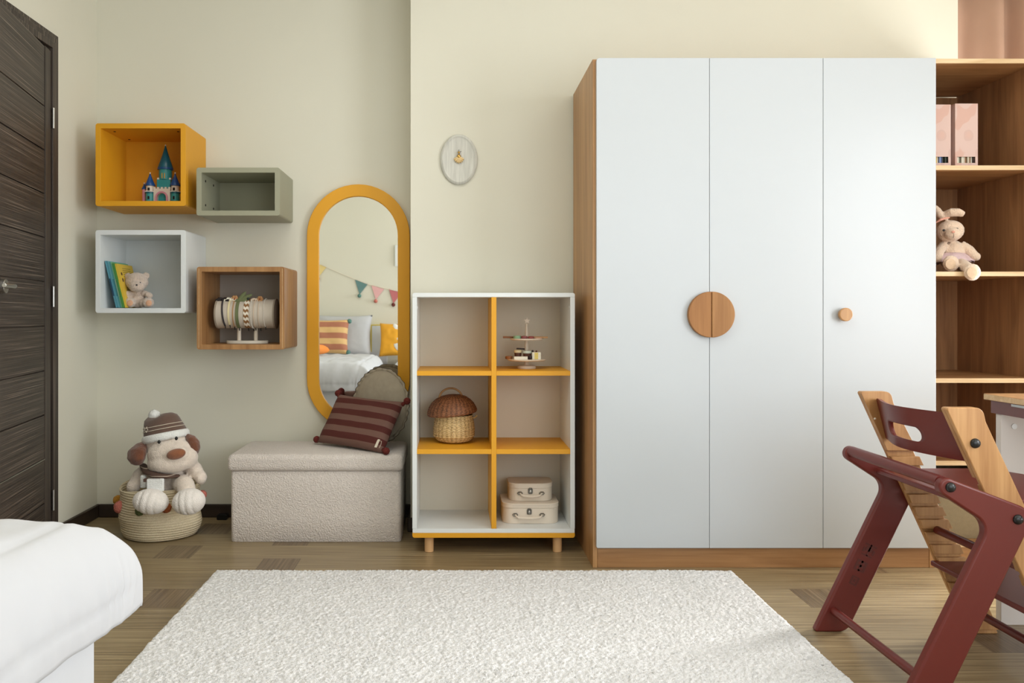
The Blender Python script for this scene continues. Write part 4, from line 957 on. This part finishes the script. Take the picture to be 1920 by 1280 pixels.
# ------------------------------------------------------------------ mirror-side furnishings (behind the camera)
def pillow_thing(name, label, origin, bx, up, w_, h_, t_, mat, extra=None, pin=.07, seed=0, wr_=.012):
    r = thing(name, label, 'cushion', mat=frame_mat(origin, bx, up)); weld(O('cover', cushion(w_, h_, t_, pin=pin, wr_=wr_, seed=seed, n=20), mat, r, sharp=180)); 
    return r
tanst = stripes('tan_stripes', 'z', .118, [(0, (178, 118, 92)), (.5, (224, 186, 128))], .03)
pillow_thing('pillow', 'plain white bed pillow behind the tan striped cushion, seen in the mirror', (-1.16, -.365, .80), (1, 0, 0), (0, -.25, 1), .62, .44, .14, 'duvet', seed=8)
tp = pillow_thing('cushion', 'tan and brown striped cushion with teal pompoms, seen in the mirror', (-1.30, -.195, .79), (1, 0, 0), (0, -.30, 1), .46, .37, .12, tanst, seed=1)
for sz in (-1, 1): O('pompom', pom((.228, .0, sz*.165), .024), 'pomteal', tp, sharp=180, label='teal pompom')
pillow_thing('cushion', 'small orange cushion lying on the bed, seen in the mirror', (-1.36, .42, .690), (1, .3, 0), (-.3, 1, .1), .30, .26, .10, paint('orange_cloth', (232, 140, 60), .9, .05), seed=4)
dv = thing('bed_divider', 'low white panel with yellow edges between the two beds, seen in the mirror', 'divider', (-.81, -.52, 0))
O('panel', B().box(-.868, -.752, -.545, -.497, 0, .90), 'white', dv, bevel=.004)
O('edge_band', B().box(-.880, -.8685, -.546, -.496, 0, .911).box(-.8685, -.752, -.546, -.496, .9005, .911), paint('pale_yellow', (232, 206, 84), .5), dv, label='yellow edge')
b2 = thing('bed', 'second low white bed along the near wall, seen in the mirror', 'bed', (.2, -.05, 0))
O('bed_box', B().box(-.620, 1.2, -.53, .38, .02, .40), 'bedwhite', b2, bevel=.003)
O('mattress', B().box(-.61, 1.19, -.52, .36, .402, .50), 'duvet', b2, bevel=.03, seg=3)
duvet('duvet', 'white duvet on the second bed, seen in the mirror', -.53, 1.12, -.50, .30, .545, .36, .1, (.085, .09, 0, .10), 5.0, NS=12, st_=.03)
yc = pillow_thing('cushion', 'yellow cushion with a white rabbit face, seen in the mirror', (-.56, -.33, .755), (1, 0, 0), (0, -.3, 1), .42, .36, .12, paint('amber_cloth', (238, 172, 50), .9, .06, 10), seed=6, wr_=.02)
fa = O('rabbit_face', B().ell((.025, .052, -.04), (.085, .014, .10)).ell((-.02, .050, .095), (.030, .010, .075), (0, -.55, 0)), 'hatwhite', yc, sharp=180, label='white rabbit shape')
O('eye', B().ell((-.005, .067, -.03), (.008, .003, .010)), 'black', fa)
# bunting on the near wall
bn = thing('bunting', 'pennant bunting with pompoms strung on the wall behind the beds, seen in the mirror', 'bunting', (-1.0, YN, 1.3))
Wd = lambda px, py: Vector(((px-850)*.00569, YN+.012, EYE-(py-590)*.00569))
O('string', B().tube([Wd(560, 476), Wd(597, 494), Wd(640, 513), Wd(690, 533), Wd(746, 546), Wd(800, 555), Wd(860, 556)], .003, 6), 'cream', bn)
for px, py, m_, pm in ((600, 496, paint('pale_yellow_felt', (232, 208, 140), .9), 'pommust'), (677.5, 528, paint('teal_felt', (104, 140, 140), .9), 'pomteal'), (708, 538, paint('pink_felt', (228, 178, 178), .9), 'pompink'), (741, 545, paint('rose_felt', (196, 116, 120), .9), 'pomred')):
    c0 = Wd(px, py); sl = Vector((.069, 0, -.022)); p_ = [c0-sl, c0+sl, c0+Vector((-.02, 0, -.135))]
    pn = O('pennant', B().prism([(q.x, q.z) for q in p_], 'y', YN+.006, YN+.010), m_, bn, flatshade=True)
    O('pompom', pom(tuple(c0+Vector((-.02, .012, -.150))), .020), pm, pn, sharp=180)
pf = thing('wall_picture', 'small white picture frame on the near wall, seen in the mirror', 'picture frame', (-.48, YN, 1.53))
O('frame', B().ring(rrect(-.622, -.36, 1.533, 1.757, .002, 1), rrect(-.602, -.38, 1.553, 1.737, .002, 1), 'y', YN, YN+.02), 'white', pf)
O('picture', B().box(-.602, -.38, YN+.002, YN+.006, 1.553, 1.737), 'cream', pf)

# ------------------------------------------------------------------ bookcase contents
fz = SHZ[1][1]+.0004
def mfile(label, x0, x1, y0, z1, cols):
    r = thing('magazine_file', label, 'magazine file', ((x0+x1)/2, y0+.12, fz), group='pink magazine files')
    wz0, wz1 = fz+.026, fz+.052; y1 = y0+.25
    f = B().box(x0, x0+.003, y0, y1, fz, z1).box(x1-.003, x1, y0, y1, fz, z1).box(x0+.003, x1-.003, y0+.003, y1, fz, fz+.003).box(x0+.003, x1-.003, y1-.003, y1, fz+.003, z1-.08)
    a0, a1 = x0+.008, x1-.010
    f.box(x0+.003, x1-.003, y0, y0+.003, fz, wz0).box(x0+.003, x1-.003, y0, y0+.003, wz1, z1).box(x0+.003, a0, y0, y0+.003, wz0, wz1).box(a1, x1-.003, y0, y0+.003, wz0, wz1)
    O('file_box', f, 'file', r)
    n = len(cols); 
    for k, c_ in enumerate(cols):
        xa = a0-.003+(a1-a0+.006)*k/n; O('magazine', B().box(xa+.0005, a0-.003+(a1-a0+.006)*(k+1)/n-.0005, y0+.006+.003*(k % 3), y1-.01, fz+.0035, z1-.03), flat('mag_%s_%d' % (r.name, k), c_), r)
mfile('pink patterned magazine file with dark and coloured papers, next to the wardrobe door', 1.958, 2.052, 3.30, 1.882, [(60, 50, 40), (30, 26, 26), (70, 60, 50), (228, 220, 204), (206, 170, 60), (214, 200, 180), (120, 140, 184), (50, 60, 100), (40, 48, 30), (46, 50, 34), (30, 34, 24)])
mfile('pink patterned magazine file with pale papers, right of the other file', 2.070, 2.1635, 3.30, 1.886, [(226, 216, 196), (222, 214, 196), (120, 120, 96), (214, 208, 192), (206, 196, 176), (150, 110, 74), (196, 186, 164), (128, 96, 60), (196, 190, 176), (60, 40, 34)])
# bunny
bu = B(); bz2 = SHZ[2][1]+.0004
bu.ell(A_(1781.5, 433, 3.335), (.053, .046, .045), (0, -.1, 0)).ell(A_(1786, 438, 3.300), (.032, .03, .026))
bu.ell(A_(1786, 472, 3.37), (.044, .042, .050)).ell(A_(1785, 487, 3.37), (.048, .046, .034))
bu.tube([A_(1801, 458, 3.36), A_(1816, 468, 3.345), A_(1829, 481, 3.33)], [.018, .020, .017], 14).ell(A_(1830, 481, 3.33), (.017, .018, .018))
bu.tube([A_(1770, 458, 3.36), A_(1762, 470, 3.345), A_(1757, 484, 3.33)], [.018, .019, .017], 14).ell(A_(1757, 484, 3.33), (.017, .018, .018))
bu.tube([A_(1778, 492, 3.36), A_(1782, 496, 3.29), A_(1783, 497, 3.27)], [.028, .025, .024], 16)
bu.tube([A_(1795, 493, 3.35), A_(1808, 498, 3.27), A_(1822, 508, 3.195)], [.026, .023, .022], 16)
bu.ell(A_(1783, 494, 3.262), (.033, .016, .034)).ell(A_(1823, 510, 3.188), (.033, .018, .034))
bu.tube([A_(1772, 411, 3.34), A_(1774, 402, 3.33), A_(1784, 398, 3.31), A_(1797, 398, 3.30), A_(1808, 402, 3.29)], [.012, .018, .020, .019, .012], 16, .75)
bu.tube([A_(1768, 411, 3.34), A_(1762, 402, 3.34), A_(1757, 394, 3.34), A_(1752, 386, 3.34)], [.012, .018, .018, .010], 16, .75)
bb = blob(bu, .0034, 4, .0012, 200)
lim = bz2
bb.v = [(x, y, (max(z, lim) if y > 3.222 else z)) for x, y, z in bb.v]
by_ = thing('plush_bunny', 'cream plush bunny in a lilac skirt, one foot hanging over a bookcase shelf', 'soft toy', (2.09, 3.36, bz2))
O('body', bb, 'bunny', by_, sharp=180)
def skfn(a, r, z):
    k = max(0, min(1, (r-.04)/.05)); return (r*cos(a), r*sin(a)*.75, z+k*(.007*sin(9*a)+.006*noise.noise(Vector((cos(a)*3, sin(a)*3, 0)))))
skc = A_(1785, 482, 3.36)
O('skirt', B().lathe([(.040, .018), (.050, .014), (.062, .003), (.074, -.010), (.086, -.022)], tuple(skc), 72, fn=skfn), 'tulle', by_, sharp=180, label='lilac tulle skirt')
O('eye', B().ell(A_(1769.8, 431.5, 3.292), (.0058, .004, .0046), nu=12, nv=8), 'black', by_)
O('eye', B().ell(A_(1794.5, 428.5, 3.287), (.0046, .004, .0038), nu=12, nv=8), 'black', by_)
O('nose', B().ell(A_(1787.5, 434.5, 3.270), (.007, .004, .005), nu=12, nv=8), 'pinkribbon', by_, label='pink nose')
O('mouth', B().tube([A_(1788, 438, 3.268), A_(1788.5, 442, 3.270), A_(1787, 446, 3.276)], .0009, 6), 'darkthread', by_)
O('head_ribbon', B().tube([A_(1755, 417, 3.31), A_(1763, 412, 3.298), A_(1772, 409, 3.296), A_(1780, 408, 3.30)], [.003, .005, .0045, .003], 8), 'pinkribbon', by_, label='peach ribbon')
for px, py, d in ((1782.5, 495, 3.2455), (1823, 511, 3.1695)): O('foot_pad', B().ell(A_(px, py, d), (.021, .0022, .022)), paint('pad_cream', (220, 192, 162), .95, .08, 90, .5, 400, .002), by_)
# canvas storage bin low in the bookcase
bnz = .1005; sbn = thing('storage_bin', 'khaki canvas storage bin on the bottom shelf of the bookcase', 'storage bin', (2.12, 3.45, bnz))
def rb(x0, x1, y0, y1, z, e): return [(p[0], p[1], z) for p in rrect(x0-e, x1+e, y0-e, y1+e, .03, 5)]
O('bin_body', B().loft([rb(1.965, 2.285, 3.265, 3.62, bnz, -.008), rb(1.965, 2.285, 3.265, 3.62, bnz+.02, -.003), rb(1.965, 2.285, 3.265, 3.62, bnz+.14, .0), rb(1.965, 2.285, 3.265, 3.62, bnz+.255, .002), rb(1.965, 2.285, 3.265, 3.62, bnz+.26, -.004), rb(1.965, 2.285, 3.265, 3.62, bnz+.20, -.008)]), 'khaki', sbn)
O('handle', B().tube([(2.07, 3.262, .30), (2.08, 3.256, .27), (2.13, 3.252, .262), (2.18, 3.256, .27), (2.19, 3.262, .30)], .006, 8, .6), 'khaki', sbn)

# ------------------------------------------------------------------ curtain in the window bay
b = B(); cx0, cx1, NX = 2.375, 3.14, 150
def cy(x): return 3.93+.04*sin((x-2.375)*44+2.0*sin((x-2.3)*11))
b.v = [(cx0+(cx1-cx0)*i/NX, cy(cx0+(cx1-cx0)*i/NX)+.01*(2.75-z)*sin(i*.3), z) for z in (.03, .6, 1.2, 1.8, 2.2, 2.5, 2.75) for i in range(NX+1)]
b.f = [(j*(NX+1)+i, j*(NX+1)+i+1, (j+1)*(NX+1)+i+1, (j+1)*(NX+1)+i) for j in range(6) for i in range(NX)]
cu = thing('curtain', 'dusty pink pleated curtain hanging behind the bookcase at the right', 'curtain', (2.75, 3.93, .03))
m_c = M['curtain']; bs_ = m_c.node_tree.nodes['Principled BSDF']
O('cloth', b, 'curtain', cu, sharp=180, solid=.0015)
O('curtain_rail', B().box(2.37, 3.18, 3.915, 3.945, 2.755, 2.78), 'white', cu)

# ------------------------------------------------------------------ desk
dk = thing('desk', 'desk with a yellow-oak ply top, mauve apron and white panel leg at the right edge', 'desk', (2.2, 2.0, 0))
O('desk_top', B().prism(rrect(1.781, 2.55, 1.25, 2.69, .006, 3), 'z', .731, .751), 'chairwood', dk, bevel=.0015)
O('ply_edge', B().box(1.7795, 1.7815, 1.26, 2.684, .733, .7495), 'edge', dk, label='pale ply edge')
O('apron', B().ring(rrect(1.787, 2.53, 1.28, 2.662, .004, 2), rrect(1.803, 2.51, 1.30, 2.645, .003, 2), 'z', .690, .7305), 'mauve', dk)
O('bracket', B().box(1.785, 1.787, 2.44, 2.56, .722, .7295), 'metal', dk)
O('leg_panel', B().box(1.792, 2.50, 2.618, 2.643, 0, .6895), paint('desk_white', (214, 210, 206), .5, .01), dk, bevel=.0015)
O('leg_panel', B().box(1.792, 2.50, 1.31, 1.335, 0, .6895), 'white', dk, bevel=.0015)
O('cam_cover', B().cyl((1.835, 2.6175, .650), (1.835, 2.6155, .650), .009), 'white', dk)

# ------------------------------------------------------------------ high chair
NF0, NF1, NW1, FW0, FF0, FF1 = 2.065, 2.093, 2.120, 2.533, 2.560, 2.588
hc_ = thing('high_chair', 'brick-red wooden high chair with natural beech uprights pulled up to the desk', 'high chair', (1.40, 2.33, 0))
# side frame outline (x,z)
tipc = (1.283, .570)
def side_outline():
    pts = [(1.1564, 0), (1.2625, 0), (1.5075, .5056), (1.266, .5985), (1.250, .560), (1.386, .4712)]
    rad = [.006, .045, .040, .026, .024, .045]
    return rpoly(pts, rad, 8)
so = side_outline()
for y0, y1 in ((NF0, NF1), (FF0, FF1)):
    O('side_frame', B().prism(so, 'y', y0, y1), 'red', hc_, bevel=.006, seg=3, sharp=30)
# emblem marks on the inner face of the far leg
em = B()
def mark(cx, cz, w_, strokes):
    ax = Vector((-.44, -.9)).normalized(); ay = Vector((ax.y, -ax.x))
    for (u0, v0, u1, v1) in strokes:
        p = [(u0, v0), (u1, v0), (u1, v1), (u0, v1)]
        q = [Vector((cx, cz))+ax*(-b_*w_)+ay*(-a_*w_) for a_, b_ in p]
        em.prism([tuple(z_) for z_ in q], 'y', FF0-.0006, FF0+.0006)
mark(1.330, .262, .022, [(-.9, .6, .9, .85), (-.5, -.2, .5, .5), (-.1, -.9, .15, .9), (-.9, -.5, -.6, .2), (.6, -.5, .9, .2), (-.8, -.95, .8, -.75)])
mark(1.303, .212, .022, [(-.8, -.8, -.5, .8), (.5, -.8, .8, .8), (-.5, .5, .5, .8), (-.5, -.15, .5, .15), (-.5, -.8, .5, -.55), (-.15, -.8, .15, .8)])
mark(1.283, .165, .018, [(-.7, -.8, -.4, .8), (.4, -.8, .7, .8), (-.4, .55, .4, .8), (-.4, -.8, .4, -.55), (-.2, -.25, .2, .3)])
O('emblem', em, flat('emblem_dark', (84, 36, 30)), hc_, label='three small dark printed marks')
# uprights
up = [(1.642, 0), (1.735, 0), (1.394, .735), (1.386, .772), (1.289, .772)]
upo = rpoly(up, [.004, .004, .02, .030, .006], 6)
u1_ = O('upright', B().prism(upo, 'y', NF1+.0002, NF1+.013), 'chairwood', hc_, bevel=.0025)
u2_ = O('upright', B().prism(upo, 'y', FW0+.013, FF0-.0002), 'chairwood', hc_, bevel=.0025)
def xl(z): return 1.289+(1.642-1.289)*(1-z/.772)
def inner(y0, y1):
    b = B(); zs_ = [.02+.040*k for k in range(15)]
    b.prism(rpoly([(xl(.585), .585), (xl(.585)+.095, .585), (1.394, .735), (1.386, .772), (1.289, .772)], [0, 0, .02, .03, .006]), 'y', y0, y1)
    for k in range(14):
        za, zb_ = .018+.0400*k, .018+.0400*k+.0285
        if k == 13: zb_ = .566
        b.prism([(xl(za)+.001, za), (xl(za)+.094, za), (xl(zb_)+.094, zb_), (xl(zb_)+.004, zb_)], 'y', y0, y1)
    return b
O('notched_face', inner(NF1+.0132, NW1), 'chairwood', u1_, bevel=.0012)
O('notched_face', inner(FW0, FW0+.0128), 'chairwood', u2_, bevel=.0012)
# seat, footplate
O('seat', B().prism(rpoly([(1.345, NW1-.012), (1.70, NW1-.012), (1.75, 2.20), (1.75, 2.45), (1.70, FW0+.012), (1.345, FW0+.012)], [.004, .03, .05, .05, .03, .004]), 'z', .5115, .5275), 'red', hc_, bevel=.004, seg=3)
O('footplate', B().prism(rpoly([(1.517, NW1-.012), (1.83, NW1-.012), (1.83, FW0+.012), (1.517, FW0+.012)], [.004, .04, .04, .004]), 'z', .219, .235), 'red', hc_, bevel=.004, seg=3)
O('cross_bar', B().tube([(1.276, FF0, .578), (1.276, NF1, .578)], .0165, 20, 1.0), 'red', hc_)
O('dowel', B().cyl((1.218, FF0, .068), (1.218, NF1, .068), .0125), 'red', hc_)
O('dowel', B().cyl((1.532, FW0, .334), (1.532, NW1, .334), .0125), 'red', hc_)
O('dowel', B().cyl((1.655, FW0, .075), (1.655, NW1, .075), .0125), 'red', hc_)
# backrest: curved plate with a slot
yc0, yc1 = NW1, FW0; ymid = (yc0+yc1)/2; hwid = (yc1-yc0)/2
def bend(u, v, s=0):   # u along Y (-1..1), v height (0..1)
    X = 1.338+.031*(1-v)-.056*cos(u*pi/2)**1.2+s
    return (X, ymid+u*hwid, .625+.127*v)
NB = 72; outl = rrect(-1, 1, 0, 1, .02, 17)[:NB]; slot = rrect(-.40, .40, .27, .56, .144, 17)[:NB]
# slot corners in u need scaling: keep it a rounded slot in real units
slot = []
for (cu_, cv_, a0) in ((.40-.10, .415, -pi/2), (-.40+.10, .415, pi/2)):
    for k in range(NB//2):
        a_ = a0+pi*k/(NB//2-1); slot.append((cu_+.10*cos(a_), cv_+.165*sin(a_)))
def resamp(poly, n, start):
    P_ = poly+[poly[0]]; L_ = [0]
    for a_, b_ in zip(P_[:-1], P_[1:]): L_.append(L_[-1]+math.hypot((a_[0]-b_[0])*1.6, a_[1]-b_[1]))
    out = []
    for k in range(n):
        s = L_[-1]*k/n; i = max(j for j in range(len(L_)) if L_[j] <= s+1e-12); i = min(i, len(P_)-2)
        f_ = (s-L_[i])/max(1e-9, L_[i+1]-L_[i]); out.append((P_[i][0]+(P_[i+1][0]-P_[i][0])*f_, P_[i][1]+(P_[i+1][1]-P_[i][1])*f_))
    return out
def byangle(poly, n, c_):
    d = resamp(poly, 1400, 0); d = sorted([(atan2((q[1]-c_[1])*1.0, (q[0]-c_[0])*1.0), q) for q in d]); out = []
    j = 0
    for k in range(n):
        a_ = -pi+2*pi*(k+.5)/n
        while j < len(d)-1 and d[j][0] < a_: j += 1
        out.append(d[j][1])
    return out
NN = 120; co_ = byangle([(-1, 0), (1, 0), (1, 1), (-1, 1)], NN, (0, .415)); ci_ = byangle(slot, NN, (0, .415))
b = B(); Mr = 10
front = [[bend(ci_[k][0]+(co_[k][0]-ci_[k][0])*m_/Mr, ci_[k][1]+(co_[k][1]-ci_[k][1])*m_/Mr) for k in range(NN)] for m_ in range(Mr+1)]
back = [[(x+.014, y, z-.003) for x, y, z in r_] for r_ in front]
b.loft(front+back[::-1]+[front[0]], cap=False)
bo = O('backrest', b, 'red', hc_, sharp=50); weld(bo, .0002)
def bolt(x, y, z): return B().lathe([(.013, 0), (.013, .002), (.0115, .006), (.008, .009), (.002, .0105)], (x, y, z), 24, fn=lambda a, r, zz: (r*cos(a), -zz, r*sin(a)))
for x, y, z in ((1.283, NF0, .570), (1.457, NF0, .487), (1.365, NF1, .679)):
    O('bolt', bolt(x, y+.0005, z), 'black', hc_, label='black domed bolt')
O('screw_cover', B().cyl((1.322, 2.505, .690), (1.318, 2.505, .690), .003, n=10), 'cream', hc_)
